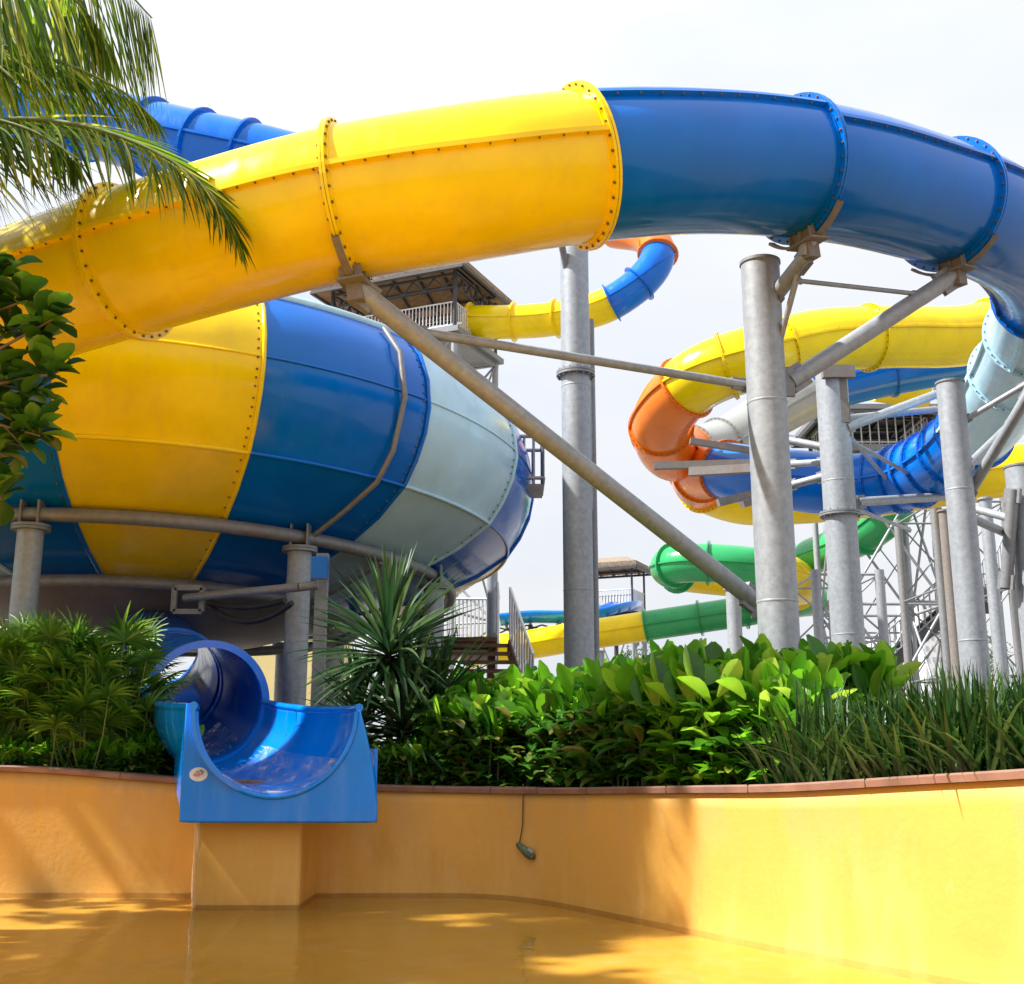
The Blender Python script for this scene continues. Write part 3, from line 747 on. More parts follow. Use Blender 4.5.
strut(P1, (776, 356, 11.3), lerp3(armA, armB, .8), rad=.03)
strut(P1, lerp3(armA, armB, .45), lerp3((790, 382, 11.4), arm2B, .83), rad=.024)
# gusset plates on the column
mb = MB()
for (x, y, wd, ht) in ((768, 300, .16, .34), (789, 382, .1, .30), (757, 603, .12, .30), (745, 385, .08, .14)):
    mb.box(P(x, y, 11.36), wd, .05, ht)
mb.build('gussets', 'steel_dark', P1)
P0, p0t = column(574, 246, 16.8, .205, 'tall grey column standing alone in the middle of the gap', collar=384)
strut(P0, (562, 246, 16.5), (570, 287, 16.7), rad=.05, mat='steel_dark'); strut(P0, (586, 250, 16.8), (575, 262, 16.6), rad=.03)
strut(P0, (592, 300, 16.9), (592, 655, 14.2), rad=.05, name='side_pipe', mat='steel_dark', ends=False) if False else None
t_ = P(590, 320, 17.05); mb = MB(); mb.pipe([(t_.x, t_.y, GZ), (t_.x, t_.y, t_.z)], .06, 12); mb.build('side_pipe', 'steel_dark', P0)
strut(P0, (588, 250, 17), (645, 262, 40), rad=.05) if False else None
P2, p2t = column(831, 374, 20, .27, 'grey column inside the coil with a bolted collar halfway up', collar=521)
P3, p3t = column(950, 384, 15.5, .18, 'plain pale grey column in front of the pale blue tube section')
P4, p4t = column(1021, 468, 17, .23, 'grey column cut off by the right edge of the photo')
# steelwork under the coils
mb = MB(); 
for (x, y, wd, ht) in ((838, 372, .55, .22), (841, 398, .2, .9), (846, 420, .12, .6)): mb.box(P(x, y, 19.7), wd, .14, ht)
mb.build('head_bracket', 'rust', P2)
for a, bq, wpx in [((846, 428, 19.6), (942, 392, 21), 9), ((848, 418, 20.2), (940, 409, 22), 7), ((849, 440, 20), (945, 494, 23), 4), ((858, 502, 20.2), (952, 496, 22), 9), ((787, 440, 20.5), (828, 448, 20), 8), ((788, 486, 20.4), (826, 476, 20), 8), ((790, 464, 21), (824, 462, 20.3), 7), ((846, 432, 20), (905, 500, 23.5), 4), ((858, 510, 20.2), (910, 530, 24), 4)]:
    strut(P2, a, bq, wpx)
for a, bq, wpx in [((967, 497, 15.4), (1030, 392, 14.5), 11), ((960, 423, 15.4), (1030, 382, 15), 6), ((968, 466, 15.5), (1010, 425, 17), 9), ((965, 515, 16), (1010, 535, 17), 9)]:
    strut(P3, a, bq, wpx)
strut(P4, (1006, 588, 16.6), (1013, 490, 16.7), 12, mat='steel_dark')
strut(P4, (960, 505, 18), (1016, 520, 17), 8)
fr_ = thing('coil_cradle', 'rusty steel beams clamped under the orange bend of the coil', 'support frame', P(700, 470, 22))
for a, bq, wd in [((654, 466, 22.6), (760, 463, 22.4), .14), ((690, 441, 23), (760, 452, 23), .12), ((718, 503, 21.4), (760, 492, 21.6), .14), ((690, 472, 22.5), (760, 468, 21.8), .16), ((742, 505, 21.2), (790, 490, 21.8), .12)]:
    mb = MB(); mb.bar(P(*a), P(*bq), wd, wd); mb.build('beam', 'rust', fr_)
# supports for the far coil, the flume by the fronds and the far tubes
def plain_col(px, py, d, wpx, lab, grp=None, mat='steel', name='steel_column'):
    t = P(px, py, d); root_r = wpx/2*d/F
    m_ = MB(); m_.pipe([(t.x, t.y, GZ), (t.x, t.y, t.z)], root_r, 16); m_.pipe([(t.x, t.y, t.z), (t.x, t.y, t.z+.05)], root_r*1.25, 16)
    return tag(rebase(m_.build(name, mat), (t.x, t.y, GZ)), lab, 'column', grp)
plain_col(733, 590, 36, 15, 'short grey column under the green tube bend left of the thick front column')
plain_col(492, 560, 22, 10, 'thin grey post above the brown timber stairs')
plain_col(600, 652, 44, 9, 'far grey post under the yellow end of the low tube, right of the lone tall column')
plain_col(332, 634, 19, 26, 'white round column between the square post and the spiky plant', mat='white')
e0 = P(-60, 120, 22); plain_col(-60, 130, 22.2, 20, 'grey column carrying the ribbed blue tube at far left')

# ------------------------------------------------------------------ lattice towers
def lattice(pl_, pr_, ytop, d, dep, nlev, lab, pw=.16, bw=.07, xb=True, mat='steel', rows=None):
    a = P(pl_, ytop, d); b_ = P(pr_, ytop, d); zt = a.z; root = thing('lattice_tower', lab, 'tower', ((a.x+b_.x)/2, a.y, GZ))
    c4 = [V((a.x, a.y, 0)), V((b_.x, b_.y, 0)), V((b_.x, b_.y+dep, 0)), V((a.x, a.y+dep, 0))]
    for c in c4:
        m_ = MB(); m_.pipe([c+V((0, 0, GZ)), c+V((0, 0, zt))], pw/2, 12); m_.build('post', mat, root)
    zl = [GZ+(zt-GZ)*k/nlev for k in range(nlev+1)]
    for k in range(1, nlev+1):
        m_ = MB()
        for i in range(4): m_.pipe([c4[i]+V((0, 0, zl[k]-.1)), c4[(i+1) % 4]+V((0, 0, zl[k]-.1))], bw/2, 8)
        m_.build('crossbeam', mat, root)
    if xb:
        for k in range(nlev):
            for i in ((0, 2) if nlev != 2 else (0,)):
                m_ = MB(); p, q = c4[i], c4[(i+1) % 4]
                m_.pipe([p+V((0, 0, zl[k])), q+V((0, 0, zl[k+1]-.1))], bw*.4, 6); m_.pipe([q+V((0, 0, zl[k])), p+V((0, 0, zl[k+1]-.1))], bw*.4, 6)
                m_.build('cross_brace', mat, root)
    return root
lattice(815, 879, 570, 26, 2.2, 3, 'short lattice tower with two capped posts behind the collared column', .22, .06)
lattice(934, 1004, 498, 31, 3.0, 3, 'dark steel lattice tower under the coil near the right edge', .24, .06, mat='steel_dark')
lattice(848, 932, 505, 40, 3.0, 2, 'wide open lattice tower with long crossed braces left of the stairs', .2, .06)
plain_col(944, 512, 28, 11, 'rusty brown column standing beside the dark lattice tower', mat='rust')
plain_col(985, 500, 27, 12, 'pale grey column between the dark lattice tower and the right edge')
# staircase
def railing(mb, a, b_, h, n_, r_=.022):
    a, b_ = V(a), V(b_)
    for hh in (h, h*.12): mb.pipe([a+V((0, 0, hh)), b_+V((0, 0, hh))], r_*1.3, 6)
    for i in range(n_+1):
        q = a.lerp(b_, i/n_); mb.pipe([q, q+V((0, 0, h))], r_, 5)
stair = thing('tower_stair', 'dark steel staircase with railings climbing right behind the columns', 'stairs', P(880, 672, 37))
a, bq = P(884, 672, 37), P(955, 608, 38.5); c_ = P(1010, 560, 40)
for off in (0, 1.1):
    mb = MB(); ov = V((0, off, 0)); mb.bar(a+ov, bq+ov, .1, .38); mb.bar(bq+ov, bq+ov+V((1.2, 0, 0)), .1, .38); mb.bar(bq+ov+V((1.2, 0, 0)), c_+ov, .1, .38); mb.build('stringer', 'dark', stair)
mb = MB()
for i in range(16):
    q = a.lerp(bq, (i+.5)/16); mb.box(q+V((0, .55, .08)), .26, 1.05, .04)
mb.box(bq+V((.6, .55, .1)), 1.2, 1.1, .05)
mb.build('treads', 'steel_dark', stair)
mb = MB()
for off in (0, 1.1):
    ov = V((0, off, .15)); railing(mb, a+ov, bq+ov, 1.0, 12); railing(mb, bq+ov, bq+ov+V((1.2, 0, 0)), 1.0, 6); railing(mb, bq+ov+V((1.2, 0, 0)), c_+ov, 1.0, 8)
mb.build('railing', 'steel', stair)
for q in (bq, bq+V((1.2, 0, 0)), c_):
    for off in (0, 1.1): mb = MB(); mb.pipe([V((q.x, q.y+off, GZ)), q+V((0, off, 0))], .07, 8); mb.build('post', 'steel', stair)

# ------------------------------------------------------------------ roofed towers
def hip_roof(root, c, sx, sy, h, under, top='thatch', th=.22, ridge=.45, over=.0):
    # c: centre of the eaves plane
    m_ = MB(); c = V(c); x, y = sx/2, sy/2; rl = sx*ridge/2
    e = [c+V((-x, -y, 0)), c+V((x, -y, 0)), c+V((x, y, 0)), c+V((-x, y, 0))]; r0, r1 = c+V((-rl, 0, h)), c+V((rl, 0, h))
    tp = [q+V((0, 0, th)) for q in e]+[r0+V((0, 0, th)), r1+V((0, 0, th))]
    m_.add(tp+e, [(0, 1, 5, 4), (1, 2, 5), (2, 3, 4, 5), (3, 0, 4), (0, 6, 7, 1), (1, 7, 8, 2), (2, 8, 9, 3), (3, 9, 6, 0)])
    # ragged fringe of the thatch
    rnd = random.Random(3)
    for i in range(4):
        p, q = e[i], e[(i+1) % 4]; k = int((q-p).length/.08)
        for j in range(k):
            s = p.lerp(q, j/k); t2 = p.lerp(q, (j+.9)/k); dl = rnd.uniform(.02, .14)
            m_.add([s+V((0, 0, .06)), t2+V((0, 0, .06)), (s+t2)/2+V((0, 0, -dl))], [(0, 1, 2)])
    o = m_.build('roof', top, root)
    m_ = MB(); m_.add([q+V((0, 0, -.0)) for q in e]+[r0, r1], [(4, 5, 1, 0), (5, 2, 1), (5, 4, 3, 2), (4, 0, 3)]); m_.build('ceiling', under, o)
    m_ = MB()
    nx, ny = max(5, int(sx/1.0)), max(4, int(sy/.9))
    def zat(px_, py_):
        fy = 1-abs(py_)/y; fx = 1 if abs(px_) <= rl else 1-(abs(px_)-rl)/(x-rl)
        return h*max(0, min(fx, fy))
    for i in range(nx+1):
        xx = -x+sx*i/nx
        for s in (-1, 1):
            ye = 0 if abs(xx) <= rl else y*(abs(xx)-rl)/(x-rl)
            m_.bar(c+V((xx, s*y, -.05)), c+V((xx, s*ye, zat(xx, ye)-.05)), .07) if abs(s*y-s*ye) > .1 else None
    for f in (0, .33, .66):
        xx, yy = x-(x-rl)*f, y*(1-f)
        q = [c+V((sx_*xx, sy_*yy, h*f-.08)) for sx_, sy_ in ((-1, -1), (1, -1), (1, 1), (-1, 1))]
        for i in range(4): m_.bar(q[i], q[(i+1) % 4], .09)
    m_.build('rafters', 'dark', o)
    return o
def platform_tower(name, lab, cx, cy, zdeck, sx, sy, zeave, under, rh=1.0, roof_h=1.5, roof_over=.6, top='thatch', truss=True, postw=.16, base=GZ, railn=.14, sides=(0, 1, 2, 3), postmat='dark', rot=0):
    root = thing(name, lab, 'tower', (cx, cy, base)); x, y = sx/2, sy/2
    cs = [V((cx-x, cy-y, 0)), V((cx+x, cy-y, 0)), V((cx+x, cy+y, 0)), V((cx-x, cy+y, 0))]
    for c in cs:
        m_ = MB(); m_.pipe([c+V((0, 0, base)), c+V((0, 0, zdeck-.2))], postw*.75, 10); m_.build('leg', 'steel', root)
        m_ = MB(); m_.pipe([c+V((0, 0, zdeck)), c+V((0, 0, zeave+.1))], postw/2, 8); m_.build('roof_post', postmat, root)
    m_ = MB(); m_.box((cx, cy, zdeck-.1), sx+.5, sy+.5, .2)
    for k in range(5): m_.box((cx-x+sx*k/4, cy, zdeck-.3), .14, sy+.3, .2)
    m_.build('deck', 'steel_dark', root)
    m_ = MB()
    for i in sides: railing(m_, cs[i]+V((0, 0, zdeck)), cs[(i+1) % 4]+V((0, 0, zdeck)), rh, int((cs[(i+1) % 4]-cs[i]).length/railn))
    m_.build('railing', 'white_steel', root)
    hip_roof(root, (cx, cy, zeave), sx+2*roof_over, sy+2*roof_over, roof_h, under, top)
    if truss:
        m_ = MB()
        for i in range(4):
            p, q = cs[i], cs[(i+1) % 4]; k = 6
            for j in range(k):
                s, t2 = p.lerp(q, j/k), p.lerp(q, (j+1)/k); m_.bar(s+V((0, 0, zeave-.1)), s.lerp(t2, .5)+V((0, 0, zeave-.55)), .05); m_.bar(s.lerp(t2, .5)+V((0, 0, zeave-.55)), t2+V((0, 0, zeave-.1)), .05)
            m_.bar(p+V((0, 0, zeave-.55)), q+V((0, 0, zeave-.55)), .06); m_.bar(p+V((0, 0, zeave-.05)), q+V((0, 0, zeave-.05)), .09)
        m_.build('eaves_truss', 'dark', root)
    m_ = MB()
    nl = max(1, int((zdeck-base)/4)); zl = [base+(zdeck-.3-base)*k/nl for k in range(nl+1)]
    for k in range(nl):
        for i in range(4):
            p, q = cs[i], cs[(i+1) % 4]; m_.pipe([p+V((0, 0, zl[k])), q+V((0, 0, zl[k+1]))], .045, 6); m_.pipe([q+V((0, 0, zl[k])), p+V((0, 0, zl[k+1]))], .045, 6); m_.pipe([p+V((0, 0, zl[k+1])), q+V((0, 0, zl[k+1]))], .05, 6)
    m_.build('bracing', 'steel', root); root.rotation_euler.z = rot
    return root
q = P(463, 263, 40.5); zE = q.z; ra = R(-23.5)
cc = V((q.x, q.y, 0)) + V((math.cos(ra), math.sin(ra), 0))*(-3.15) + V((-math.sin(ra), math.cos(ra), 0))*2.35
zD = P(467, 333, 41.3).z
platform_tower('slide_tower', 'tall slide start tower with a shaggy thatched roof and white railings', cc.x, cc.y, zD, 5.1, 3.5, zE, 'thatch_under', roof_h=1.1, roof_over=.6, rot=ra)
q = P(636, 565, 50); zE = q.z; cc = V((q.x, q.y, 0)) + V((math.cos(ra), math.sin(ra), 0))*(-1.5) + V((-math.sin(ra), math.cos(ra), 0))*1.2
platform_tower('slide_tower', 'small roofed platform beside the far blue flume', cc.x, cc.y, P(630, 612, 50).z, 2.4, 1.8, zE, 'thatch_under', rh=1.0, roof_h=.4, roof_over=.3, truss=False, postw=.1, rot=ra)
q = P(884, 446, 36)
platform_tower('slide_tower', 'dark roofed platform with pale railings inside the coil', q.x, q.y+1.5, q.z, 3.0, 3.0, P(884, 413, 36).z, 'dark', rh=1.05, roof_h=.3, roof_over=.5, top='steel_dark', truss=False, postw=.14, railn=.26)
q = P(895, 393, 34); mb = MB()
k = 12; vs = []; fs = []
for i in range(2):
    for j in range(k+1):
        an = PI+PI*j/k
        for rr_ in (.5, .54): vs.append(q+V((-.6+1.5*i, rr_*math.cos(an), rr_*math.sin(an)+.3-.25*i)))
for j in range(k): fs += [(j*2, j*2+2, 2*(k+1)+j*2+2, 2*(k+1)+j*2), (j*2+1, 2*(k+1)+j*2+1, 2*(k+1)+j*2+3, j*2+3), (j*2, j*2+1, j*2+3, j*2+2), (2*(k+1)+2*j, 2*(k+1)+2*j+2, 2*(k+1)+2*j+3, 2*(k+1)+2*j+1)]
mb.add(vs, fs, True); tag(mb.build('slide_trough', 'yellow'), 'short open yellow trough above the platform inside the coil', 'water slide')
# far blue flume
fl = thing('open_flume', 'far open blue flume at the small roofed platform', 'water slide', P(505, 618, 46))
pts = [P(500, 620, 46), P(530, 617, 46), P(565, 617, 46), P(596, 614, 46.5), P(612, 609, 47), P(624, 606, 48), P(630, 606, 50)]
mb = MB(); vs = []; fs = []; k = 10; n_ = 30
for i in range(n_+1):
    c, tn, sd, up = frame(pts, 6*i/n_)
    for j in range(k+1):
        an = PI+PI*j/k; vs.append(c+sd*math.cos(an)*.55+up*(math.sin(an)*.45+.2))
    for j in range(k, -1, -1):
        an = PI+PI*j/k; vs.append(c+sd*math.cos(an)*.5+up*(math.sin(an)*.4+.2))
w_ = 2*(k+1)
for i in range(n_):
    for j in range(w_): fs.append((i*w_+j, (i+1)*w_+j, (i+1)*w_+(j+1) % w_, i*w_+(j+1) % w_))
mb.add(vs, fs, True); mb.build('trough', 'chute_blue', fl)
mb = MB()
for i in range(7):
    c, tn, sd, up = frame(pts, .2+.8*i); mb.bar(c-sd*.6-up*.3, c+sd*.6-up*.3, .1); 
    if i in (1, 3, 5): mb.pipe([V((c.x, c.y, GZ)), c-up*.3], .09, 8)
for i in range(12): mb.bar(frame(pts, i*.45)[0]-Z*.32, frame(pts, (i+1)*.45)[0]-Z*.52, .06); mb.bar(frame(pts, i*.45)[0]-Z*.52, frame(pts, (i+1)*.45)[0]-Z*.32, .06)
mb.build('supports', 'dark', fl)

# ------------------------------------------------------------------ timber stairs and deck
dk = thing('timber_stair_deck', 'brown timber deck and steps with grey railings right of the bowl', 'stairs', P(470, 680, 21))
a, bq = P(418, 637, 21), P(497, 640, 21); zd = a.z
mb = MB(); x0, x1, y0_ = a.x, bq.x, a.y
mb.box(((x0+x1)/2, y0_+1.2, zd-.12), x1-x0, 2.4, .24)
for k in range(7): mb.box(((x0+x1)/2, y0_-.02, zd-.06-.0*k), x1-x0, .03, .05) if k == 0 else None
mb.build('deck', 'wood', dk)
mb = MB()
for k in range(8):
    mb.box((x1-.55+.06*k, y0_-.15-.26*k, zd-.17-.17*k), 1.5, .28, .05)
mb.build('treads', 'wood', dk)
for xx in (x1-1.3, x1+.22):
    mb = MB(); mb.bar((xx, y0_, zd-.18), (xx+.4, y0_-2.2, zd-1.6), .06, .28); mb.build('stringer', 'wood', dk)
mb = MB()
railing(mb, (x0, y0_, zd), (x1-1.4, y0_, zd), 1.0, 10); railing(mb, (x1, y0_+2.3, zd), (x1, y0_, zd), 1.0, 14); railing(mb, (x0, y0_+2.3, zd), (x1, y0_+2.3, zd), 1.0, 18); railing(mb, (x1+.24, y0_, zd-.1), (x1+.62, y0_-2.1, zd-1.5), 1.0, 9); railing(mb, (x1-1.3, y0_, zd-.1), (x1-.9, y0_-2.1, zd-1.5), 1.0, 9)
mb.build('railing', 'white_steel', dk)
for xx in (x0+.2, x1-.1):
    for yy in (y0_+.1, y0_+2.2): mb = MB(); mb.box((xx, yy, (GZ+zd-.2)/2), .14, .14, zd-.24-GZ); mb.build('post', 'wood', dk)
# platform on the right flank of the bowl
q = P(536, 473, 17.3)
bp = thing('bowl_platform', 'small caged platform hanging on the right flank of the slide bowl', 'platform', q)
mb = MB(); mb.box(q+V((-.25, 0, -.28)), .7, .8, .04); mb.build('deck', 'steel_dark', bp)
mb = MB()
for s in (-.4, .4): railing(mb, q+V((-.6, s, -.26)), q+V((.1, s, -.26)), .72, 5)
railing(mb, q+V((.1, -.4, -.26)), q+V((.1, .4, -.26)), .72, 5); mb.build('railing', 'steel', bp)
# fence low behind the hedge
a, bq = P(505, 668, 27), P(640, 668, 27)
fn = thing('picket_railing', 'low pale railing between the timber stairs and the lone tall column', 'fence', (a.x, a.y, GZ))
mb = MB(); railing(mb, (a.x, a.y, GZ), (bq.x, bq.y, GZ), 1.35, 26, .025); mb.build('bars', 'white_steel', fn)

# ------------------------------------------------------------------ buildings
def building(name, lab, px0, px1, pytop, d, dep, mat, floors, cols_, wmat='dark', wfrac=.5):
    a, b_ = P(px0, pytop, d), P(px1, pytop, d); zt = a.z; x0, x1, y = a.x, b_.x, a.y
    root = thing(name, lab, 'building', ((x0+x1)/2, y, GZ))
    m_ = MB(); m_.box(((x0+x1)/2, y+dep/2, (GZ+zt)/2), x1-x0, dep, zt-GZ); wl = m_.build('wall', mat, root)
    m_ = MB(); m_.box(((x0+x1)/2, y+dep/2, zt+.15), x1-x0+.4, dep+.4, .3); m_.build('roof', mat, root)
    fh = (zt-GZ)/floors if floors else 1; cw = (x1-x0)/max(1, cols_)
    for i in range(floors):
        for j in range(cols_):
            cx = x0+cw*(j+.5); cz = GZ+fh*(i+.55); m_ = MB(); m_.box((cx, y-.01, cz), cw*wfrac, .1, fh*.45); m_.build('window', wmat, root)
    return root
M['haze_glass'] = simple('hazed_window_glass', (.42, .46, .52), .3, 1, .05)  # distance haze put into the pane colour and the blocks' white walls
building('yellow_building', 'pale yellow rendered building behind the chute under the bowl', 232, 315, 575, 33, 8, 'cream', 0, 1)
building('apartment_block', 'tall pale far apartment block, right of the pair behind the lattice towers', 920, 944, 600, 330, 20, 'white', 14, 4, 'haze_glass')
building('apartment_block', 'lower pale far apartment block, left of the pair behind the lattice towers', 886, 919, 636, 340, 20, 'white', 9, 6, 'haze_glass')

# ------------------------------------------------------------------ plants
def obov(t): return max(.05, math.sin(PI*min(1, t**1.35*.95+.02))**.75)
def lanc(t): return max(.03, math.sin(PI*min(.99, t**.8*.97+.02)))
def strap(t): return (.55+.45*min(1, t*5))*max(.03, min(1, (1-t)*3.2))
def rdir(rnd, el0, el1, az=None):
    a = rnd.uniform(0, 2*PI) if az is None else az; e = R(rnd.uniform(el0, el1)); return V((math.cos(a)*math.cos(e), math.sin(a)*math.cos(e), math.sin(e)))
def shrub_proto(seed, hgt, wid, nlow, ntop, mat_low, mat_top, Llow, Ltop):
    rnd = random.Random(seed); root = thing('broadleaf_shrub', 'x', 'shrub'); st_ = MB(); lo = MB(); tp = MB()
    stems = []
    for i in range(16):
        bx, by = rnd.uniform(-wid, wid)*.6, rnd.uniform(-wid, wid)*.5; hh = hgt*rnd.uniform(.62, .88)
        tx, ty = bx*1.35+rnd.uniform(-.1, .1), by*1.35+rnd.uniform(-.1, .1)
        st_.pipe([(bx, by, 0), ((bx+tx)/2, (by+ty)/2, hh*.5), (tx, ty, hh)], [.014, .011, .007], 5); stems.append((V((bx, by, 0)), V((tx, ty, hh))))
    st_.build('stems', 'stem', root)
    for i in range(nlow):
        a, b_ = rnd.choice(stems); q = a.lerp(b_, rnd.uniform(.02, .95))+V((rnd.uniform(-.2, .2), rnd.uniform(-.2, .2), 0))
        L = rnd.uniform(.7, 1.15)*Llow; d = rdir(rnd, -15, 45); lo.leaf(q, d, Z, L, L*rnd.uniform(.42, .55), rnd.uniform(.2, .8), 5, obov, .22)
    for i in range(nlow):
        an = rnd.uniform(0, 2*PI); rr_ = wid*rnd.uniform(.55, 1.15); hz = hgt*rnd.uniform(.02, .72)
        q = V((rr_*math.cos(an), rr_*.9*math.sin(an), hz)); L = rnd.uniform(.55, 1.1)*Llow
        d = V((math.cos(an+rnd.gauss(0, .7)), math.sin(an+rnd.gauss(0, .7)), rnd.uniform(-.1, .9))); lo.leaf(q, d, Z, L, L*rnd.uniform(.36, .55), rnd.uniform(.3, 1.0), 5, obov, .22)
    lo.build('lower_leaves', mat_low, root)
    for i in range(ntop):
        a, b_ = rnd.choice(stems); q = a.lerp(b_, rnd.uniform(.82, 1.02)); L = rnd.uniform(.75, 1.2)*Ltop
        d = rdir(rnd, 38, 85); q = q+V((rnd.gauss(0, .09), rnd.gauss(0, .09), rnd.uniform(-.12, .04))); tp.leaf(q, d, Z+V((rnd.gauss(0, .5), rnd.gauss(0, .5), 0)), L, L*rnd.uniform(.36, .50), rnd.uniform(.2, .9), 6, obov, .3)
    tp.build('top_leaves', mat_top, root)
    return root
def bed_pt(px, off):     # point in the bed behind the wall face seen at px
    best = None
    for i, p in enumerate(LP):
        for f in (0, .25, .5, .75):
            q = p.lerp(LP[(i+1) % NL], f); o = out_n(i)
            q = q+o*off
            if q.y < 3: continue
            e = abs(px_of(V((q.x, q.y, 1.2)))[0]-px)
            if best is None or e < best[0]: best = (e, q)
    q = best[1]; return V((q.x, q.y, .88))
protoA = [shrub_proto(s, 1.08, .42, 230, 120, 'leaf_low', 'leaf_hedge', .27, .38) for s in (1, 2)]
protoB = [shrub_proto(s, 1.05, .40, 200, 130, 'leaf_hedge', 'leaf_hedge', .27, .41) for s in (3, 4)]
rnd = random.Random(5)
labA = 'dark glossy broadleaf shrub in the hedge right of the spiky plant'
labB = 'bright green large-leaved shrub in the hedge below the thick front column'
used = set()
def place(proto, loc, rz, s, lab, grp):
    k = id(proto)
    o = proto if k not in used else copy_tree(proto); used.add(k)
    o.location = loc; o.rotation_euler.z = rz; o.scale = (s, s, s); o['label'] = lab; o['group'] = grp; return o
for (px, off, s) in [(448, .75, .84), (472, 1.3, .95), (490, .7, .82), (520, 1.25, .95), (545, .7, .86), (565, 1.4, 1.0), (590, .7, .9), (612, 1.3, 1.02), (632, .65, .92), (655, 1.25, 1.0), (672, .7, .95)]:
    place(rnd.choice(protoA), bed_pt(px, off), rnd.uniform(0, 6.28), s, labA, 'dark hedge shrubs along the pool wall')
for (px, off, s) in [(690, 1.2, 1.0), (705, .6, .86), (728, 1.15, 1.0), (745, .6, .88), (775, 1.2, .98), (790, .7, .80), (822, 1.2, .95), (852, 1.5, .90)]:
    place(rnd.choice(protoB), bed_pt(px, off), rnd.uniform(0, 6.28), s, labB, 'bright hedge shrubs along the pool wall')
for (px, off, sc_) in [(6, .42, .4), (34, .4, .36), (60, .42, .42), (90, .4, .36), (116, .42, .42), (140, .5, .46), (160, .9, .6), (386, .45, .35), (408, .45, .4), (428, .5, .45)]:
    place(rnd.choice(protoA), bed_pt(px, off), rnd.uniform(0, 6.28), sc_, 'small dark shrub low behind the coping at the foot of the palms or spiky plant', 'small shrubs at the foot of the taller plants')
# strappy grass clumps
def grass_proto(seed):
    rnd_ = random.Random(seed); mb = MB()
    for i in range(150):
        q = V((rnd_.gauss(0, .11), rnd_.gauss(0, .09), 0)); d = rdir(rnd_, 48, 88); mb.leaf(q, d, Z, rnd_.uniform(.5, .95), rnd_.uniform(.022, .036), rnd_.uniform(.3, 1.3), 6, strap, .2)
    return tag(mb.build('grass_clump', 'leaf_grass'), 'x', 'grass')
gp = [grass_proto(s) for s in (1, 2, 3)]
for i in range(40):
    px = 775+i*7.0; off = (.5, .95, 1.35)[i % 3]+rnd.uniform(-.1, .1)
    place(rnd.choice(gp), bed_pt(px, off), rnd.uniform(0, 6.28), rnd.uniform(.75, 1.0)*(1.0 if px > 800 else .8), 'dark strappy grass clump at the right end of the planting bed', 'grass clumps along the pool wall')
# spiky dracaena
q = bed_pt(392, .75)
dr = thing('spiky_plant', 'tall dark spiky plant with two tiers of sword leaves right of the chute', 'plant', q)
stems = [((0, 0), (-.05, .05), 1.30), ((.10, .02), (.12, -.02), .62), ((-.12, .12), (-.3, .15), .66), ((.16, .2), (.42, .2), .85)]
for (b0_, t0_, hh) in stems:
    mb = MB(); mb.pipe([q+V((*b0_, 0)), q+V(((b0_[0]+t0_[0])/2, (b0_[1]+t0_[1])/2, hh/2)), q+V((*t0_, hh))], [.035, .03, .028], 8); mb.build('stem', 'trunk', dr)
for k, (b0_, t0_, hh) in enumerate(stems):
    mb = MB(); top = q+V((*t0_, hh)); n_ = (170, 130, 80, 80)[k]; LL = (.98, .85, .68, .68)[k]
    for i in range(n_):
        f = i/n_; el = 88-112*f**.85; az = i*2.39996; e = R(el+rnd.uniform(-8, 8)); d = V((math.cos(az)*math.cos(e), math.sin(az)*math.cos(e), math.sin(e)))
        mb.leaf(top+V((0, 0, -.22*f)), d, Z, LL*rnd.uniform(.75, 1.1), .045, rnd.uniform(.05, .5)+.35*f, 6, strap, .3)
    mb.build('rosette', 'leaf_sword', dr)
dr.scale = (1.13, 1.13, 1.1)
# fan palm clumps at left
def fan_palm(px, off, nst, hmax, seed, lab, spread=.5):
    rnd_ = random.Random(seed); q = bed_pt(px, off); root = thing('fan_palm', lab, 'palm', q); st_ = MB(); lf = MB()
    for i in range(nst):
        bx, by = rnd_.uniform(-.22, .22), rnd_.uniform(-.2, .2); d = rdir(rnd_, 30, 85); hh = hmax*rnd_.uniform(.25, 1); b_ = q+V((bx, by, .05)); L = hh
        mid = b_+d*L*.5+Z*.06; top = b_+V((d.x*spread*hh*1.2, d.y*spread*hh*1.2, hh*(.55+.45*d.z)))
        st_.pipe([b_, mid.lerp((b_+top)/2, .5)+Z*.05, top], [.01, .008, .005], 5)
        fd = (top-b_).normalized(); fd = (fd+V((d.x, d.y, -.1))*.8).normalized(); side = fd.cross(Z).normalized(); nf = rnd_.randint(11, 15); R_ = rnd_.uniform(.28, .42)
        for k in range(nf):
            an = R(-95+190*k/(nf-1)); dd_ = fd*math.cos(an)+side*math.sin(an)
            lf.leaf(top, dd_, side.cross(fd), R_*(1-.25*abs(math.sin(an))), .036, .7, 4, lanc, .25)
    st_.build('stalks', 'stem', root); lf.build('fan_leaves', 'leaf_fan', root); return root
fan_palm(10, .7, 90, 1.6, 1, 'leafy fan palm clump at the left edge above the coping')
fan_palm(56, .9, 110, 1.6, 2, 'tall dense fan palm clump in front of the left bowl post')
fan_palm(100, .9, 110, 1.5, 3, 'fan palm clump nearest the left side of the blue chute')
fan_palm(126, .7, 40, .8, 4, 'low fan palm clump beside the chute cheek', .4)
fan_palm(78, .5, 50, .95, 6, 'low fan palm clump in front, just behind the coping', .4)
fan_palm(-60, .9, 40, 1.6, 5, 'fan palm clump beyond the left edge of the photo')
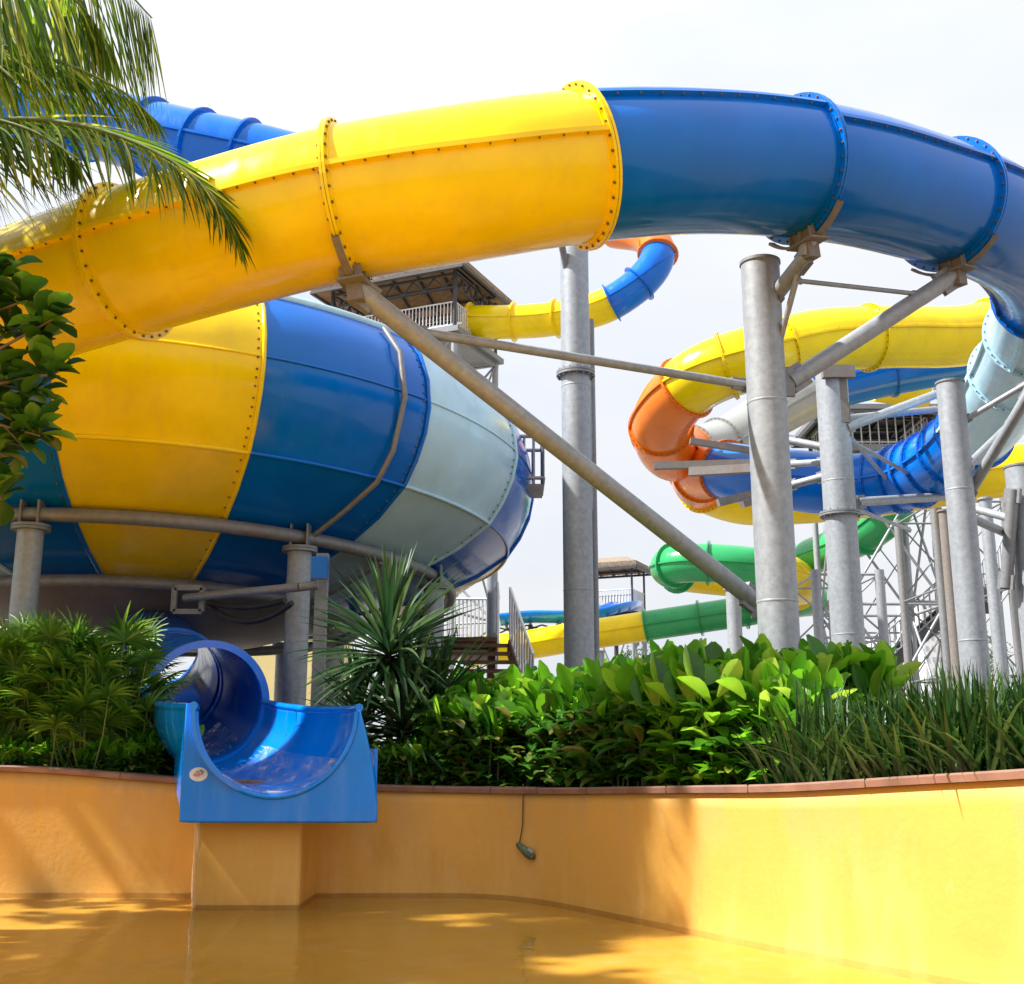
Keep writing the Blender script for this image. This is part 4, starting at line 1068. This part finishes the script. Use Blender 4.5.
# coconut palm: trunk left of the frame, fronds reaching in
def frond(mb_r, mb_l, pts, L0, L1, nl, drop, rnd_, sides=(-1, 1), w=.034, hang=.6, t0=.12, hang2=.6):
    k = 24; pl2 = [catmull(pts, (len(pts)-1)*i/k) for i in range(k+1)]
    mb_r.pipe(pl2, [.028*(1-.85*i/k)+.003 for i in range(k+1)], 6)
    for i in range(nl):
        f = t0+(1-t0)*i/nl; c, tn, sd, up = frame(pts, (len(pts)-1)*f*.999)
        for s in sides:
            ln = (L0+(L1-L0)*f)*(1-.55*max(0, f-.6)/.4)*rnd_.uniform(.85, 1.1)
            hg = hang if s > 0 else hang2
            d = (sd*s*(.75-.25*f)+tn*(.55+.35*f+(.5 if hg < .2 else 0))+V((0, 0, -hg*rnd_.uniform(.6, 1.3)))+V((rnd_.gauss(0, .13), rnd_.gauss(0, .13), rnd_.gauss(0, .08)))).normalized()
            mb_l.leaf(c, d, up, ln, w, drop*rnd_.uniform(.7, 1.3), 6, lanc, .3)
crown = P(-150, 40, 9.3)
pm = thing('coconut_palm', 'coconut palm whose long fronds hang into the top left corner', 'palm', (crown.x, crown.y+.2, GZ))
mb = MB(); mb.pipe([(crown.x-.3, crown.y+.3, GZ), (crown.x-.2, crown.y+.2, 3), (crown.x-.05, crown.y+.05, 5), tuple(crown)], [.2, .16, .14, .16], 16); mb.build('trunk', 'trunk', pm)
rp = random.Random(8)
fr_specs = [
    ([crown, P(-100, -30, 9.9), P(-20, -45, 10.5), P(60, -40, 10.9), P(115, -18, 11.0), P(152, 18, 11.0)], 2.45, 1.95, 84, .15, 3.0, 2.4),
    ([crown, P(-60, 125, 9.4), P(20, 119, 9.4), P(100, 130, 9.3), P(170, 160, 9.15), P(214, 198, 9.05), P(238, 240, 9.0)], 1.35, .62, 130, .3, .9, -.12),
    ([crown, P(-110, -20, 9.4), P(-50, -30, 9.6), P(20, -30, 9.8), P(75, 0, 10.6), P(112, 50, 10.9)], 1.4, 1.0, 80, .3, 2.4, 1.6),
    ([crown, P(-100, 90, 9.2), P(-40, 110, 9.1), P(30, 130, 9.0), P(80, 160, 8.9)], 1.15, .8, 70, .4, 1.3, .9),
    ([crown, P(-80, 50, 9.5), P(-10, 45, 9.9), P(60, 62, 10.2), P(120, 90, 10.3), P(155, 120, 10.3)], 1.2, .6, 90, .4, 1.2, .3),
    ([crown, P(-230, -20, 9), P(-330, 40, 9), P(-400, 150, 9)], .9, .6, 50, .6, .7, .7),
    ([crown, P(-190, -90, 9.4), P(-230, -150, 10.2), P(-260, -90, 11)], .9, .6, 50, .6, .7, .7)]
for s in fr_specs:
    a_, l_ = MB(), MB(); frond(a_, l_, s[0], s[1], s[2], s[3], s[4], rp, hang=s[5], hang2=s[6])
    o = l_.build('frond', 'leaf_frond', pm); a_.build('midrib', 'stem', o)
# broadleaf tree at left edge
tb = P(-90, 420, 8.4)
bt_ = thing('broadleaf_tree', 'broadleaf tree whose glossy leaf clusters lean in from the left edge, with an unseen crown added for shade', 'tree', (tb.x, tb.y, GZ))
mb = MB(); top = P(-70, 300, 8.3); mb.pipe([(tb.x-.15, tb.y, GZ), (tb.x, tb.y, 2.2), tuple(tb), tuple(top)], [.09, .075, .06, .04], 10); mb.build('trunk', 'trunk', bt_)
cl = [(8, 268, 8.2), (28, 300, 8.1), (55, 318, 8.0), (15, 330, 8.3), (40, 350, 8.1), (58, 372, 8.0), (10, 378, 8.2), (35, 395, 8.2), (12, 420, 8.1), (40, 436, 8.0), (5, 455, 8.2), (28, 452, 8.1), (2, 500, 8.0), (-10, 310, 8.3), (-14, 360, 8.3), (-10, 410, 8.4), (-30, 330, 8.5), (-40, 280, 8.5), (-50, 390, 8.4), (-60, 330, 8.3), (-100, 300, 8.5), (-120, 350, 8.6), (-90, 250, 8.4), (-150, 310, 8.6)]
rc = random.Random(21)
shade_clusters = [V((-6.3, 7.4, 5.0))+V((rc.gauss(0, .85), rc.gauss(0, 1.5), rc.gauss(0, .85))) for _ in range(130)]  # unseen crown clusters added left of the view to shade the pool floor
shade_clusters = [q for q in shade_clusters if q.x < -.46*q.y-1.0]
cl = [P(*q) for q in cl]+shade_clusters
mb = MB(); mb.pipe([top, V((-5.6, 7.5, 4.6)), V((-6.2, 7.4, 6.0))], [.05, .04, .02], 8); mb.build('limb', 'trunk', bt_)  # carries the added, unseen part of the crown
for c in cl:
    far_ = c in shade_clusters; o = (tb.lerp(top, rp.uniform(.1, 1))) if not far_ else V((-5.9, 7.45, 5.0)); mid = o.lerp(c, .55)+V((0, 0, -.06))
    lfm = MB(); brm = MB()
    brm.pipe([o, mid, c], [.02, .013, .007], 6)
    for i in range(16 if not far_ else 26):
        dv = rdir(rp, -20, 75); dv = (dv+V((.3, -.2, 0))).normalized(); L = rp.uniform(.18, .30)*(1.5 if far_ else 1)
        lfm.leaf(c+(o-c)*rp.uniform(0, .14)+(rdir(rp, -90, 90)*rp.uniform(0, .4) if far_ else V((0, 0, 0))), dv, Z, L, L*.58, rp.uniform(.2, .8), 6, lambda t: max(.06, math.sin(PI*min(.99, t**1.7*.94+.02))**.75), .2)
    bo = brm.build('branch', 'trunk', bt_); lfm.build('leaf_cluster', 'leaf_tree', bo)
# far trees
def far_tree(px, py, d, wpx, lab):
    c = P(px, py, d); r_ = wpx/2*d/F; root = thing('far_tree', lab, 'tree', (c.x, c.y, GZ)); rr = random.Random(int(px))
    m_ = MB(); m_.pipe([(c.x, c.y, GZ), (c.x, c.y, c.z-r_*.3)], [.16, .08], 8)
    for k in range(6): e = c+rdir(rr, -20, 70)*r_*.7; m_.pipe([(c.x, c.y, c.z-r_*.5), e], [.06, .02], 5)
    m_.build('trunk', 'trunk', root)
    m_ = MB(); cl_ = [c+V((rr.gauss(0, .45), rr.gauss(0, .45), rr.gauss(0, .35)))*r_ for _ in range(12)]
    for i in range(420):
        q_ = rr.choice(cl_)+V((rr.gauss(0, .2), rr.gauss(0, .2), rr.gauss(0, .18)))*r_; m_.leaf(q_, rdir(rr, -30, 60), Z, r_*.22, r_*.1, .4, 2, lanc, .2)
    m_.build('crown', 'leaf_far', root)
far_tree(1000, 652, 60, 40, 'far green tree at the foot of the dark lattice tower'); far_tree(985, 668, 48, 26, 'small far tree left of the column at the right edge')
far_tree(632, 664, 60, 44, 'far bushy tree just above the hedge right of the lone tall column'); far_tree(900, 676, 40, 26, 'pale small far tree below the open lattice tower')
